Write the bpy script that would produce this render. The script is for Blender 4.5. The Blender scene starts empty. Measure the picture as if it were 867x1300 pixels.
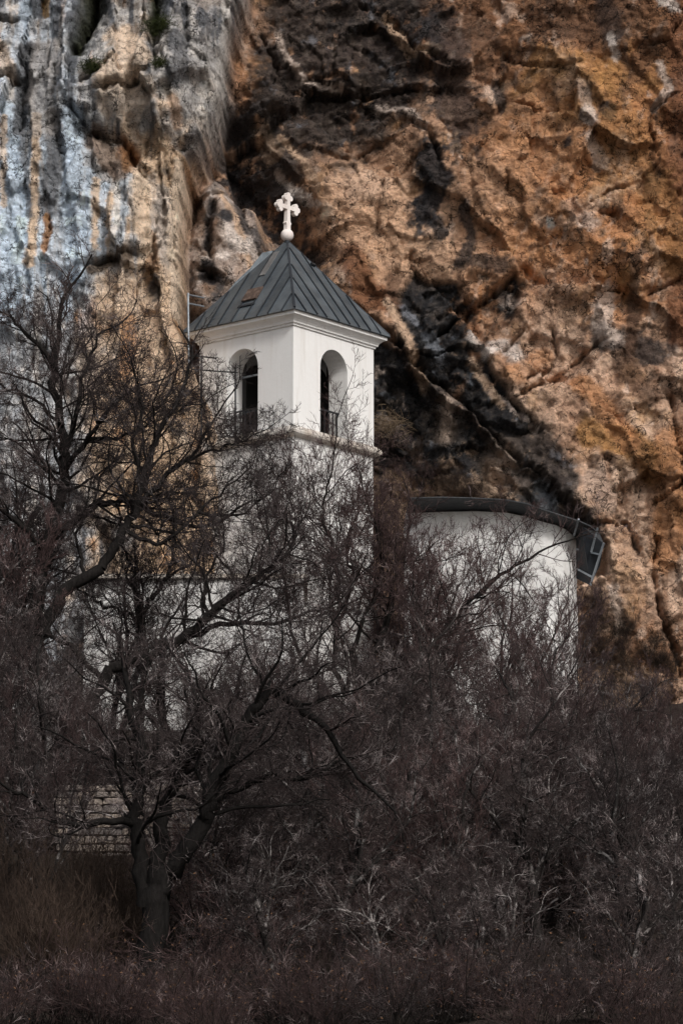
import bpy, bmesh, math
import numpy as np
from mathutils import Vector, Matrix

sc = bpy.context.scene
R = math.radians
# ------------------------------------------------------------------ camera
PITCH = R(12.0); CZ = 1.6; LENS = 135.0; F = 1300 * LENS / 36.0
cam_d = bpy.data.cameras.new('camera'); cam = bpy.data.objects.new('camera', cam_d)
sc.collection.objects.link(cam); sc.camera = cam
cam.location = (0, 0, CZ); cam.rotation_euler = (R(90) + PITCH, 0, 0)
cam_d.sensor_fit = 'VERTICAL'; cam_d.sensor_height = 36; cam_d.sensor_width = 36; cam_d.lens = LENS
cam_d.clip_start = 0.5; cam_d.clip_end = 2000
# ------------------------------------------------------------------ world and sun (overcast)
SUN = Vector((0.33, -0.70, 0.63)).normalized()
w = bpy.data.worlds.new('World'); sc.world = w; w.use_nodes = True
nt = w.node_tree; nt.nodes.clear()
sky = nt.nodes.new('ShaderNodeTexSky'); sky.sky_type = 'NISHITA'; sky.sun_disc = False
sky.sun_elevation = math.asin(SUN.z); sky.sun_rotation = math.atan2(SUN.x, SUN.y)
sky.dust_density = 4.0; sky.air_density = 1.0
hs = nt.nodes.new('ShaderNodeHueSaturation'); hs.inputs['Saturation'].default_value = 0.45
bg = nt.nodes.new('ShaderNodeBackground'); bg.inputs['Strength'].default_value = 0.10
wo = nt.nodes.new('ShaderNodeOutputWorld')
nt.links.new(sky.outputs[0], hs.inputs['Color']); nt.links.new(hs.outputs[0], bg.inputs[0]); nt.links.new(bg.outputs[0], wo.inputs[0])
sd = bpy.data.lights.new('sun', 'SUN'); sd.energy = 1.5; sd.angle = R(10); sd.color = (1.0, 0.972, 0.935)
so = bpy.data.objects.new('sun', sd); sc.collection.objects.link(so)
so.rotation_euler = SUN.to_track_quat('Z', 'Y').to_euler(); so.location = (40, -30, 60)
sc.cycles.max_bounces = 4; sc.cycles.diffuse_bounces = 3; sc.cycles.glossy_bounces = 2
sc.view_settings.view_transform = 'Standard'; sc.view_settings.look = 'None'
sc.view_settings.exposure = 0.38; sc.view_settings.gamma = 1.0; sc.view_settings.use_curve_mapping = False

# ------------------------------------------------------------------ helpers
C = sc.collection
def at(px, py, Y):
    """photo pixel -> world point on the plane at distance Y"""
    xc = (px - 433.5) / F; yc = (650 - py) / F
    dy = math.cos(PITCH) - yc * math.sin(PITCH); dz = math.sin(PITCH) + yc * math.cos(PITCH)
    t = Y / dy
    return Vector((xc * t, Y, CZ + dz * t))
def proj(X, Y, Z):
    d = Y * math.cos(PITCH) + (Z - CZ) * math.sin(PITCH)
    return 433.5 + F * X / d, 650 - F * (-Y * math.sin(PITCH) + (Z - CZ) * math.cos(PITCH)) / d
def tag(o, label=None, cat=None, group=None, kind=None):
    if label: o['label'] = label
    if cat: o['category'] = cat
    if group: o['group'] = group
    if kind: o['kind'] = kind
    return o
def empty(name, loc=(0, 0, 0), rz=0):
    o = bpy.data.objects.new(name, None); C.objects.link(o); o.location = loc; o.rotation_euler.z = rz
    o.empty_display_size = 0.3
    return o
def link(name, me, mat, parent=None):
    o = bpy.data.objects.new(name, me); C.objects.link(o)
    if mat and not me.materials: me.materials.append(mat)
    if parent: o.parent = parent
    return o
def mesh_from(name, V, Fs, smooth=False):
    me = bpy.data.meshes.new(name); me.from_pydata([tuple(v) for v in V], [], Fs); me.validate()
    bm = bmesh.new(); bm.from_mesh(me); bmesh.ops.recalc_face_normals(bm, faces=bm.faces); bm.to_mesh(me); bm.free()
    if smooth: me.shade_smooth()
    return me
def np_mesh(name, V, Q, T=None, smooth=False):
    """fast mesh: V (n,3), Q (m,4) quads, T (k,3) tris"""
    me = bpy.data.meshes.new(name)
    Q = np.zeros((0, 4), int) if Q is None else Q
    T = np.zeros((0, 3), int) if T is None else T
    me.vertices.add(len(V)); me.vertices.foreach_set('co', np.ascontiguousarray(V, dtype=np.float32).ravel())
    nl = Q.size + T.size
    me.loops.add(nl); me.loops.foreach_set('vertex_index', np.concatenate([Q.ravel(), T.ravel()]).astype(np.int32))
    me.polygons.add(len(Q) + len(T))
    st = np.concatenate([np.arange(len(Q)) * 4, Q.size + np.arange(len(T)) * 3]).astype(np.int32)
    me.polygons.foreach_set('loop_start', st)
    if smooth: me.polygons.foreach_set('use_smooth', np.ones(len(st), dtype=bool))
    me.update(calc_edges=True)
    return me
class MB:
    def __init__(s): s.V = []; s.F = []
    def box(s, c, ax, ay, az, hx, hy, hz):
        c = Vector(c); b = len(s.V)
        for k in range(8):
            s.V.append(c + ax * (hx if k & 1 else -hx) + ay * (hy if k & 2 else -hy) + az * (hz if k & 4 else -hz))
        for f in ((0, 2, 3, 1), (4, 5, 7, 6), (0, 1, 5, 4), (2, 6, 7, 3), (0, 4, 6, 2), (1, 3, 7, 5)):
            s.F.append(tuple(b + i for i in f))
        return s
    def bar(s, p, q, wd, up=Vector((0, 0, 1)), h=None):
        p = Vector(p); q = Vector(q); d = (q - p); L = d.length; d.normalize()
        x = d.cross(up)
        if x.length < 1e-4: x = d.cross(Vector((0, 1, 0)))
        x.normalize(); y = x.cross(d)
        return s.box((p + q) / 2, x, y, d, wd / 2, (h or wd) / 2, L / 2)
    def rod(s, p, q, r, n=8):
        p = Vector(p); q = Vector(q); d = (q - p).normalized()
        x = d.orthogonal().normalized(); y = d.cross(x); b = len(s.V)
        for e in (p, q):
            for k in range(n):
                a = 2 * math.pi * k / n; s.V.append(e + x * (r * math.cos(a)) + y * (r * math.sin(a)))
        for k in range(n):
            j = (k + 1) % n; s.F.append((b + k, b + j, b + n + j, b + n + k))
        s.F.append(tuple(b + k for k in range(n))[::-1]); s.F.append(tuple(b + n + k for k in range(n)))
        return s
    def slab(s, pts, off):
        """polygon extruded by vector off"""
        off = Vector(off); b = len(s.V); n = len(pts)
        s.V += [Vector(p) for p in pts] + [Vector(p) + off for p in pts]
        s.F.append(tuple(b + k for k in range(n))[::-1]); s.F.append(tuple(b + n + k for k in range(n)))
        for k in range(n):
            j = (k + 1) % n; s.F.append((b + k, b + j, b + n + j, b + n + k))
        return s
    def quadsheet(s, rows):
        """closed slab from a list of rows of points"""
        b = len(s.V); m = len(rows[0])
        for r in rows: s.V += [Vector(p) for p in r]
        for i in range(len(rows) - 1):
            for j in range(m - 1):
                s.F.append((b + i * m + j, b + i * m + j + 1, b + (i + 1) * m + j + 1, b + (i + 1) * m + j))
        return s
    def build(s, name, mat, parent=None, smooth=False):
        return link(name, mesh_from(name, s.V, s.F, smooth), mat, parent)

# ------------------------------------------------------------------ numpy noise
def _h(ix, iy, seed):
    n = (ix.astype(np.int64) * 374761393 + iy.astype(np.int64) * 668265263 + seed * 1442695041) & 0xffffffff
    n = ((n ^ (n >> 13)) * 1274126177) & 0xffffffff
    n = ((n ^ (n >> 16)) * 2246822519) & 0xffffffff
    return ((n ^ (n >> 15)) & 0xffffff) / float(0x1000000)
def perlin(x, y, seed=0):
    ix = np.floor(x); iy = np.floor(y); fx = x - ix; fy = y - iy
    u = fx * fx * fx * (fx * (fx * 6 - 15) + 10); v = fy * fy * fy * (fy * (fy * 6 - 15) + 10)
    def g(dx, dy):
        a = _h(ix + dx, iy + dy, seed) * 2 * np.pi
        return np.cos(a) * (fx - dx) + np.sin(a) * (fy - dy)
    a = g(0, 0); b = g(1, 0); c = g(0, 1); d = g(1, 1)
    return 1.45 * ((a * (1 - u) + b * u) * (1 - v) + (c * (1 - u) + d * u) * v)
def fbm(x, y, o=5, seed=0, gain=0.5, lac=2.03):
    s = 0; a = 1.0; t = 0
    for k in range(o):
        s = s + a * perlin(x + 17.3 * k, y - 9.1 * k, seed + k); t += a; a *= gain; x = x * lac; y = y * lac
    return s / t
def ridged(x, y, o=5, seed=0, gain=0.5):
    s = 0; a = 1.0; t = 0
    for k in range(o):
        n = 1 - np.abs(perlin(x + 3.7 * k, y + 5.1 * k, seed + k)) * 1.6
        s = s + a * n; t += a; a *= gain; x = x * 2.1; y = y * 2.1
    return s / t
def facet(x, y, seed=0, tilt=1.0):
    """random tilted facets: returns (height, cell id 0..1, F2-F1)"""
    ix = np.floor(x); iy = np.floor(y)
    f1 = np.full(x.shape, 9.0); f2 = np.full(x.shape, 9.0); h = np.zeros(x.shape); idv = np.zeros(x.shape)
    for dx in (-1, 0, 1):
        for dy in (-1, 0, 1):
            cx = ix + dx; cy = iy + dy
            px = cx + _h(cx, cy, seed); py = cy + _h(cx, cy, seed + 1)
            ax = x - px; ay = y - py; d = np.sqrt(ax * ax + ay * ay)
            c = _h(cx, cy, seed + 4)
            hh = (c - 0.5) + tilt * ((_h(cx, cy, seed + 2) - 0.5) * ax + (_h(cx, cy, seed + 3) - 0.5) * ay) * 2
            n = d < f1
            f2 = np.where(n, f1, np.minimum(f2, d)); h = np.where(n, hh, h); idv = np.where(n, c, idv); f1 = np.where(n, d, f1)
    return h, idv, f2 - f1
def sstep(a, b, x):
    t = np.clip((x - a) / (b - a), 0, 1); return t * t * (3 - 2 * t)
def pdist(U, V, pts, closed=False):
    P = np.array(pts, float); d = np.full(U.shape, 1e9)
    n = len(P)
    for i in range(n if closed else n - 1):
        a = P[i]; b = P[(i + 1) % n]; e = b - a
        t = np.clip(((U - a[0]) * e[0] + (V - a[1]) * e[1]) / (e @ e), 0, 1)
        d = np.minimum(d, np.hypot(U - a[0] - t * e[0], V - a[1] - t * e[1]))
    return d
def psd(U, V, pts):
    """signed distance to polygon, positive inside"""
    P = np.array(pts, float); ins = np.zeros(U.shape, bool); n = len(P)
    for i in range(n):
        x1, y1 = P[i]; x2, y2 = P[(i + 1) % n]
        if y1 == y2: continue
        c = ((y1 > V) != (y2 > V)) & (U < (x2 - x1) * (V - y1) / (y2 - y1) + x1)
        ins ^= c
    return np.where(ins, 1, -1) * pdist(U, V, pts, True)

# ------------------------------------------------------------------ materials
def mat(name, rough=0.8, spec=0.3):
    m = bpy.data.materials.new(name); m.use_nodes = True
    n = m.node_tree; b = n.nodes['Principled BSDF']; b.inputs['Roughness'].default_value = rough
    b.inputs['Specular IOR Level'].default_value = spec
    return m, n, b
def N(n, t, **k):
    o = n.nodes.new(t)
    for a, v in k.items():
        if a in o.inputs.keys(): o.inputs[a].default_value = v
        else: setattr(o, a, v)
    return o
def noise(n, scale, detail=6, rough=0.6, coord='Object', stretch=None, dist=0.0):
    tc = N(n, 'ShaderNodeTexCoord'); mp = N(n, 'ShaderNodeMapping')
    if stretch: mp.inputs['Scale'].default_value = stretch
    n.links.new(tc.outputs[coord], mp.inputs[0])
    t = N(n, 'ShaderNodeTexNoise'); t.inputs['Scale'].default_value = scale; t.inputs['Detail'].default_value = detail
    t.inputs['Roughness'].default_value = rough; t.inputs['Distortion'].default_value = dist
    n.links.new(mp.outputs[0], t.inputs['Vector']); return t
def ramp(n, fac, stops):
    r = N(n, 'ShaderNodeValToRGB'); e = r.color_ramp.elements
    while len(e) < len(stops): e.new(0.5)
    for i, (p, c) in enumerate(stops): e[i].position = p; e[i].color = (c[0], c[1], c[2], 1)
    n.links.new(fac, r.inputs[0]); return r
def mixc(n, fac, a, b, mode='MIX'):
    x = N(n, 'ShaderNodeMix', data_type='RGBA', blend_type=mode)
    for sock, v in ((x.inputs[0], fac), (x.inputs[6], a), (x.inputs[7], b)):
        if isinstance(v, bpy.types.NodeSocket): n.links.new(v, sock)
        elif isinstance(v, (int, float)): sock.default_value = v
        else: sock.default_value = (v[0], v[1], v[2], 1)
    return x.outputs[2]
def bump(n, b, h, strength, dist):
    x = N(n, 'ShaderNodeBump'); x.inputs['Strength'].default_value = strength; x.inputs['Distance'].default_value = dist
    n.links.new(h, x.inputs['Height']); n.links.new(x.outputs[0], b.inputs['Normal'])
def plaster(name, base, dirt, amt, rb=0.02, grit=0.3):
    m, n, b = mat(name, 0.9, 0.2)
    a = noise(n, 0.9, 6, 0.65, stretch=(1, 1, 0.45)); c = noise(n, 9, 5, 0.7)
    r = ramp(n, a.outputs[0], [(0.35, (0, 0, 0)), (0.75, (1, 1, 1))])
    k = mixc(n, 1.0, r.outputs[0], (amt, amt, amt), 'MULTIPLY')
    k1 = N(n, 'ShaderNodeRGBToBW'); n.links.new(k, k1.inputs[0])
    col = mixc(n, k1.outputs[0], base, dirt)
    g = ramp(n, c.outputs[0], [(0.2, (1 - grit * .5,) * 3), (0.7, (1, 1, 1))])
    n.links.new(mixc(n, 1.0, col, g.outputs[0], 'MULTIPLY'), b.inputs['Base Color'])
    f = noise(n, 6, 8, 0.7); bump(n, b, f.outputs[0], 0.5, rb)
    st = noise(n, 3.0, 5, 0.65, stretch=(1.6, 1.6, 0.10)); sr = ramp(n, st.outputs[0], [(0.52, (1, 1, 1)), (0.74, (0.87, 0.85, 0.825))]).outputs[0]
    lk = b.inputs['Base Color'].links[0].from_socket; n.links.new(mixc(n, 1.0, lk, sr, 'MULTIPLY'), b.inputs['Base Color'])
    return m
M = {}
M['plaster'] = plaster('white plaster', (0.76, 0.755, 0.745), (0.66, 0.645, 0.63), 0.5, 0.015, 0.08)
M['rough_plaster'] = plaster('rough white plaster', (0.76, 0.755, 0.745), (0.56, 0.54, 0.52), 0.7, 0.09, 0.35)
M['ledge'] = plaster('weathered ledge', (0.60, 0.57, 0.53), (0.34, 0.27, 0.21), 1.0, 0.03, 0.3)
M['inside_shade'] = plaster('belfry shade lining', (0.035, 0.033, 0.032), (0.02, 0.02, 0.02), 1.0, 0.02, 0.4)  # near-black colour stands in for the shade inside the belfry
M['cross'] = plaster('white cross stone', (0.80, 0.76, 0.73), (0.62, 0.52, 0.48), 0.7, 0.01, 0.1)
def metal_roof(name, c0, c1, rough, mtl):
    m, n, b = mat(name, rough, 0.5)
    a = noise(n, 1.6, 6, 0.7, stretch=(1, 1, 0.6)); oi = N(n, 'ShaderNodeObjectInfo')
    r = ramp(n, a.outputs[0], [(0.3, c0), (0.7, c1)])
    v = ramp(n, oi.outputs['Random'], [(0, (0.78,) * 3), (1, (1.15,) * 3)])
    n.links.new(mixc(n, 1.0, r.outputs[0], v.outputs[0], 'MULTIPLY'), b.inputs['Base Color'])
    b.inputs['Metallic'].default_value = mtl
    f = noise(n, 2.5, 4, 0.6); bump(n, b, f.outputs[0], 0.5, 0.07)
    rr = ramp(n, a.outputs[0], [(0.3, (rough - .1,) * 3), (0.7, (rough + .12,) * 3)])
    n.links.new(rr.outputs[0], b.inputs['Roughness'])
    return m
M['roof'] = metal_roof('blue grey sheet metal', (0.075, 0.092, 0.108), (0.145, 0.168, 0.185), 0.40, 0.35)
M['seam'] = metal_roof('dark seam metal', (0.018, 0.022, 0.028), (0.03, 0.036, 0.044), 0.5, 0.3)
M['pale_metal'] = metal_roof('pale weathered metal', (0.24, 0.25, 0.26), (0.42, 0.42, 0.42), 0.5, 0.6)
M['iron'] = metal_roof('black iron', (0.015, 0.018, 0.022), (0.03, 0.035, 0.04), 0.5, 0.3)
M['canopy'] = metal_roof('dark canopy sheet', (0.008, 0.010, 0.014), (0.02, 0.024, 0.03), 0.6, 0.0)
M['steel'] = metal_roof('galvanised steel', (0.25, 0.28, 0.31), (0.40, 0.43, 0.46), 0.45, 0.6)
def rusty():
    m, n, b = mat('rusty sheet', 0.8, 0.3); a = noise(n, 4, 6, 0.7)
    n.links.new(ramp(n, a.outputs[0], [(0.3, (0.03, 0.024, 0.022)), (0.52, (0.09, 0.06, 0.047)), (0.72, (0.24, 0.18, 0.15))]).outputs[0], b.inputs['Base Color']); return m
M['rust'] = rusty()
def bark(name, dark, light, pale, lich):
    m, n, b = mat(name, 0.95, 0.06)
    a = noise(n, 1.1, 5, 0.75); c = noise(n, 14, 4, 0.7, stretch=(1, 1, 0.3)); oi = N(n, 'ShaderNodeObjectInfo')
    col = ramp(n, c.outputs[0], [(0.3, dark), (0.7, light)]).outputs[0]
    lm = ramp(n, a.outputs[0], [(lich, (0, 0, 0)), (lich + 0.10, (1, 1, 1))]).outputs[0]
    bw = N(n, 'ShaderNodeRGBToBW'); n.links.new(lm, bw.inputs[0])
    col = mixc(n, bw.outputs[0], col, pale)
    v = ramp(n, oi.outputs['Random'], [(0, (0.75, 0.74, 0.74)), (1, (1.2, 1.12, 1.1))])
    n.links.new(mixc(n, 1.0, col, v.outputs[0], 'MULTIPLY'), b.inputs['Base Color'])
    bump(n, b, c.outputs[0], 0.8, 0.04); return m
M['bark'] = bark('dark oak bark', (0.008, 0.0075, 0.007), (0.024, 0.022, 0.021), (0.10, 0.10, 0.098), 0.68)
M['twig'] = bark('grey brown twigs', (0.027, 0.022, 0.0215), (0.074, 0.060, 0.059), (0.30, 0.27, 0.265), 0.555)
M['silver'] = bark('silvery lichened bark', (0.012, 0.011, 0.0105), (0.036, 0.033, 0.032), (0.27, 0.26, 0.255), 0.54)
M['bleached'] = bark('bleached grey bark', (0.03, 0.028, 0.027), (0.09, 0.084, 0.081), (0.36, 0.345, 0.335), 0.49)
M['twig_pale'] = bark('pale lichened twigs', (0.030, 0.0245, 0.024), (0.085, 0.069, 0.068), (0.38, 0.34, 0.335), 0.545)
M['twig_red'] = bark('reddish twigs', (0.033, 0.023, 0.0225), (0.094, 0.066, 0.064), (0.32, 0.26, 0.255), 0.555)
M['scrub'] = bark('brown scrub stems', (0.026, 0.020, 0.016), (0.075, 0.056, 0.045), (0.16, 0.135, 0.115), 0.60)
def leafm(name, c0, c1):
    m, n, b = mat(name, 0.8, 0.2); a = noise(n, 3, 3, 0.6)
    n.links.new(ramp(n, a.outputs[0], [(0.3, c0), (0.7, c1)]).outputs[0], b.inputs['Base Color']); return m
M['dead_leaf'] = leafm('dead oak leaves', (0.06, 0.035, 0.022), (0.14, 0.075, 0.042))
M['moss'] = leafm('dark green moss', (0.012, 0.018, 0.006), (0.05, 0.06, 0.015))
M['dry_grass'] = leafm('dry grass', (0.16, 0.11, 0.07), (0.30, 0.23, 0.16))
def groundm():
    m, n, b = mat('leaf litter soil', 0.95, 0.1); a = noise(n, 0.8, 8, 0.7); c = noise(n, 8, 6, 0.7)
    col = ramp(n, a.outputs[0], [(0.3, (0.018, 0.014, 0.012)), (0.6, (0.04, 0.031, 0.025)), (0.8, (0.09, 0.08, 0.07))]).outputs[0]
    g = ramp(n, c.outputs[0], [(0.25, (0.5,) * 3), (0.75, (1.2,) * 3)]).outputs[0]
    n.links.new(mixc(n, 1.0, col, g, 'MULTIPLY'), b.inputs['Base Color']); bump(n, b, c.outputs[0], 0.8, 0.12); return m
M['ground'] = groundm()
def stonem():
    m, n, b = mat('pale limestone blocks', 0.9, 0.2); a = noise(n, 5, 6, 0.7); oi = N(n, 'ShaderNodeObjectInfo')
    col = ramp(n, a.outputs[0], [(0.3, (0.12, 0.105, 0.095)), (0.7, (0.32, 0.28, 0.25))]).outputs[0]
    v = ramp(n, oi.outputs['Random'], [(0, (0.55, 0.56, 0.6)), (1, (1.25, 1.18, 1.1))])
    n.links.new(mixc(n, 1.0, col, v.outputs[0], 'MULTIPLY'), b.inputs['Base Color']); bump(n, b, a.outputs[0], 0.7, 0.03); return m
M['stone'] = stonem()
def rockm():
    m, n, b = mat('stained limestone', 0.9, 0.2)
    at_ = N(n, 'ShaderNodeVertexColor'); at_.layer_name = 'Col'
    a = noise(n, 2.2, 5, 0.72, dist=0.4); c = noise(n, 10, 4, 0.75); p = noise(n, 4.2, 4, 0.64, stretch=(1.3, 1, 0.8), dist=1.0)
    g = ramp(n, a.outputs[0], [(0.28, (0.66,) * 3), (0.48, (0.97,) * 3), (0.72, (1.25,) * 3)]).outputs[0]
    g2 = ramp(n, c.outputs[0], [(0.30, (0.66,) * 3), (0.48, (1,) * 3), (0.70, (1.2,) * 3)]).outputs[0]
    g3 = ramp(n, p.outputs[0], [(0.30, (0.16, 0.15, 0.15)), (0.365, (1, 1, 1))]).outputs[0]  # dark specks paint the depth shade of small pits into the colour
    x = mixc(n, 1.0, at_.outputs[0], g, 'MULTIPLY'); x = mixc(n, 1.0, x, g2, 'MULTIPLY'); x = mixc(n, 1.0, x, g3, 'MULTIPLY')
    # broken hairline fractures at two sizes
    tc = N(n, 'ShaderNodeTexCoord'); hgt = None
    ad = N(n, 'ShaderNodeMath', operation='ADD'); n.links.new(a.outputs[0], ad.inputs[0]); n.links.new(c.outputs[0], ad.inputs[1]); hgt = ad.outputs[0]
    for sc_, wd, thr, sd_ in ((0.55, 0.020, 0.50, 0.0), (1.5, 0.022, 0.44, 7.0)):
        nv = noise(n, 1.4 * sc_ + .6, 3, 0.65); mx = N(n, 'ShaderNodeVectorMath', operation='MULTIPLY_ADD'); mx.inputs[1].default_value = (0.9 / sc_,) * 3
        n.links.new(nv.outputs['Color'], mx.inputs[0]); n.links.new(tc.outputs['Object'], mx.inputs[2])
        mp = N(n, 'ShaderNodeMapping'); mp.inputs['Rotation'].default_value = (0, R(35), 0); mp.inputs['Scale'].default_value = (1, 1, 1.5); mp.inputs['Location'].default_value = (sd_, 0, sd_)
        n.links.new(mx.outputs[0], mp.inputs[0])
        vo = N(n, 'ShaderNodeTexVoronoi', feature='DISTANCE_TO_EDGE'); vo.inputs['Scale'].default_value = sc_; n.links.new(mp.outputs[0], vo.inputs['Vector'])
        ln = ramp(n, vo.outputs['Distance'], [(0.0, (0, 0, 0)), (wd, (1, 1, 1))]).outputs[0]
        mk = noise(n, 0.35 * sc_ + .25, 2, 0.6); mr = ramp(n, mk.outputs[0], [(thr - .04, (1, 1, 1)), (thr + .06, (0, 0, 0))]).outputs[0]
        ln = mixc(n, 1.0, ln, mr, 'LIGHTEN')
        x = mixc(n, 1.0, x, ramp(n, ln, [(0, (0.14,) * 3), (1, (1,) * 3)]).outputs[0], 'MULTIPLY')
        bw = N(n, 'ShaderNodeRGBToBW'); n.links.new(ln, bw.inputs[0]); a2 = N(n, 'ShaderNodeMath', operation='MULTIPLY_ADD'); a2.inputs[1].default_value = 0.5
        n.links.new(bw.outputs[0], a2.inputs[0]); n.links.new(hgt, a2.inputs[2]); hgt = a2.outputs[0]
    n.links.new(x, b.inputs['Base Color'])
    bump(n, b, hgt, 1.0, 0.12)
    return m
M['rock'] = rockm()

# ------------------------------------------------------------------ ground
GY = np.array([-600, -60, 0, 40, 60, 80, 100, 115, 122, 135, 600]); GZ = np.array([-120, -9, 0, 1, 3.5, 8, 13.5, 18, 20.4, 22.5, 60.0])
def ground_z(x, y):
    x = np.asarray(x, float); y = np.asarray(y, float)
    s = np.interp(y, GY, GZ)
    return s + 0.5 * perlin(x / 7.0, y / 7.0, 91) + 0.16 * perlin(x / 1.7, y / 1.7, 92) + 1.2 * sstep(3, 16, x) * sstep(95, 122, y)
def make_ground():
    xs = np.concatenate([-np.geomspace(600, 16, 24), np.arange(-15, 15.1, 0.35), np.geomspace(16, 600, 24)])
    ys = np.concatenate([-np.geomspace(600, 10, 14), np.arange(0, 60, 3.0), np.arange(60, 136, 0.45), np.geomspace(137, 400, 14)])
    X, Y = np.meshgrid(xs, ys); Z = ground_z(X, Y)
    nx = len(xs); ny = len(ys); i = (np.arange(ny - 1)[:, None] * nx + np.arange(nx - 1)[None]).ravel()
    Q = np.stack([i, i + 1, i + nx + 1, i + nx], 1)
    o = link('ground', np_mesh('ground', np.stack([X.ravel(), Y.ravel(), Z.ravel()], 1), Q, smooth=True), M['ground'])
    tag(o, 'steep dark hillside of soil and leaf litter under the trees', 'ground', kind='structure')
make_ground()

# ------------------------------------------------------------------ cliff
YC = 125.0                                   # distance of the tower's near corner
BUT = [(-9000, -9000), (345, -9000), (330, -300), (318, 0), (302, 60), (293, 120), (268, 195), (243, 238), (240, 330), (238, 430), (257, 480), (286, 545), (300, 640), (312, 760), (330, 2200), (-9000, 2200)]
LOBE = [(243, 238), (262, 195), (285, 205), (322, 235), (336, 265), (343, 300), (372, 330), (372, 430), (230, 430), (230, 300)]
UNDER = [(300, 330), (425, 345), (470, 392), (520, 440), (565, 490), (610, 520), (655, 570), (705, 610), (745, 650), (775, 690), (770, 720), (700, 760), (560, 900), (300, 900)]
BLACK = [(430, 350), (465, 385), (503, 420), (506, 352), (524, 325), (545, 340), (580, 345), (596, 370), (575, 398), (596, 420), (602, 440), (625, 470), (642, 487), (665, 503), (700, 532), (725, 562), (742, 592), (738, 622), (762, 652), (775, 682), (740, 660), (700, 650), (560, 640), (480, 520), (474, 440)]
NICHE = [(520, 318), (545, 338), (580, 345), (600, 372), (655, 338), (668, 352), (650, 395), (612, 420), (640, 470), (690, 540), (640, 545), (560, 470), (505, 420), (508, 360)]
DARK_TOP = [(335, -200), (520, -200), (560, 40), (535, 120), (480, 165), (420, 190), (395, 180), (372, 290), (340, 260), (282, 180), (296, 110), (322, 20)]
# grooves and undercuts: points, half width, depth, lip (rock pushed out above the groove)
GROOVES = [
    ([(440, 355), (520, 430), (600, 500), (650, 560), (700, 600), (745, 645)], 6, 0.9, 0.25), ([(560, 405), (600, 375), (655, 338)], 4, 1.0, 0.3), ([(655, 338), (665, 325), (690, 345)], 3, 0.5, 0.1),
    ([(640, 432), (668, 405)], 4, 0.6, 0.1), ([(522, 298), (523, 320)], 2, 0.5, 0), ([(645, 218), (650, 240), (662, 252)], 2, 0.4, 0), ([(800, 235), (770, 243), (750, 256)], 2.5, 0.5, 0.1), ([(765, 270), (782, 274)], 4, 0.7, 0.1),
    ([(862, 355), (820, 373)], 2.5, 0.5, 0.1), ([(705, 408), (709, 438), (700, 455), (672, 470), (664, 490)], 2.5, 0.6, 0.1), ([(664, 490), (690, 476), (712, 465)], 4, 0.6, 0.15), ([(728, 452), (745, 440), (770, 425)], 3, 0.5, 0.1),
    ([(850, 503), (862, 560), (867, 620)], 3, 0.5, 0), ([(866, 610), (850, 626), (835, 632)], 3, 0.5, 0.1), ([(768, 574), (788, 592), (797, 628)], 3, 0.4, 0.05), ([(775, 590), (782, 622)], 2.5, 0.4, 0),
    ([(836, 678), (832, 720), (838, 765), (852, 800), (868, 850)], 4, 1.0, 0), ([(760, 660), (800, 655), (815, 690)], 6, 0.8, 0.2), ([(330, 20), (350, 60), (345, 80)], 4, 0.5, 0.1), ([(390, 92), (450, 95), (520, 92), (575, 100)], 6, 0.7, 0.35), ([(395, 160), (440, 172), (490, 155)], 4, 0.5, 0.2),
    ([(500, 5), (530, 45), (560, 62)], 5, 0.5, 0.2), ([(520, 130), (545, 150), (560, 190)], 5, 0.6, 0.15), ([(440, 20), (470, 12)], 4, 0.4, 0.2), ([(630, 90), (640, 70), (700, 95), (735, 92)], 2.5, 0.3, 0.1), ([(820, 75), (845, 70), (858, 50)], 3, 0.4, 0.1), ([(850, 135), (825, 148), (822, 175), (835, 205)], 3, 0.5, 0.1),
    ([(137, -30), (131, 30), (125, 68), (106, 104)], 7, 1.5, 0.1), ([(45, 42), (60, 33), (68, 42)], 4, 0.6, 0.25), ([(30, 72), (12, 72)], 4, 0.6, 0.25), ([(32, 140), (0, 147)], 5, 0.8, 0.4), ([(49, 108), (42, 150), (36, 205)], 6, 0.8, 0), ([(82, 128), (78, 162)], 3, 0.5, 0), ([(97, 130), (92, 165)], 2.5, 0.5, 0),
    ([(100, 180), (113, 197), (132, 208)], 5, 0.9, 0.4), ([(115, 151), (147, 131)], 4, 0.8, 0.3), ([(135, 163), (162, 160), (188, 147)], 3.5, 0.8, 0.35), ([(132, 208), (160, 216), (178, 238)], 7, 0.9, 0.35), ([(192, 215), (190, 230)], 4, 0.7, 0), ([(204, -30), (205, 40), (200, 92), (204, 130)], 6, 1.0, 0),
    ([(244, 60), (240, 100), (228, 148)], 5, 0.6, 0), ([(266, 192), (250, 205), (232, 214)], 5, 0.6, 0.3), ([(118, 362), (150, 352), (176, 345)], 6, 0.8, 0.35), ([(72, 310), (68, 352)], 3, 0.7, 0), ([(200, 332), (198, 385)], 4, 0.6, 0), ([(222, 285), (226, 350), (230, 420)], 3, 0.4, 0), ([(165, 280), (160, 330), (172, 345)], 3, 0.4, 0), ([(60, 20), (64, 45), (58, 60)], 3, 0.5, 0), ([(215, 120), (210, 200), (218, 260), (208, 310)], 3.5, 0.45, 0),
    ([(268, 248), (262, 300), (270, 335)], 5, 0.6, 0), ([(255, 330), (268, 340)], 7, 0.8, 0.2), ([(300, 215), (310, 260), (330, 310)], 4, 0.5, 0.1)]
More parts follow.
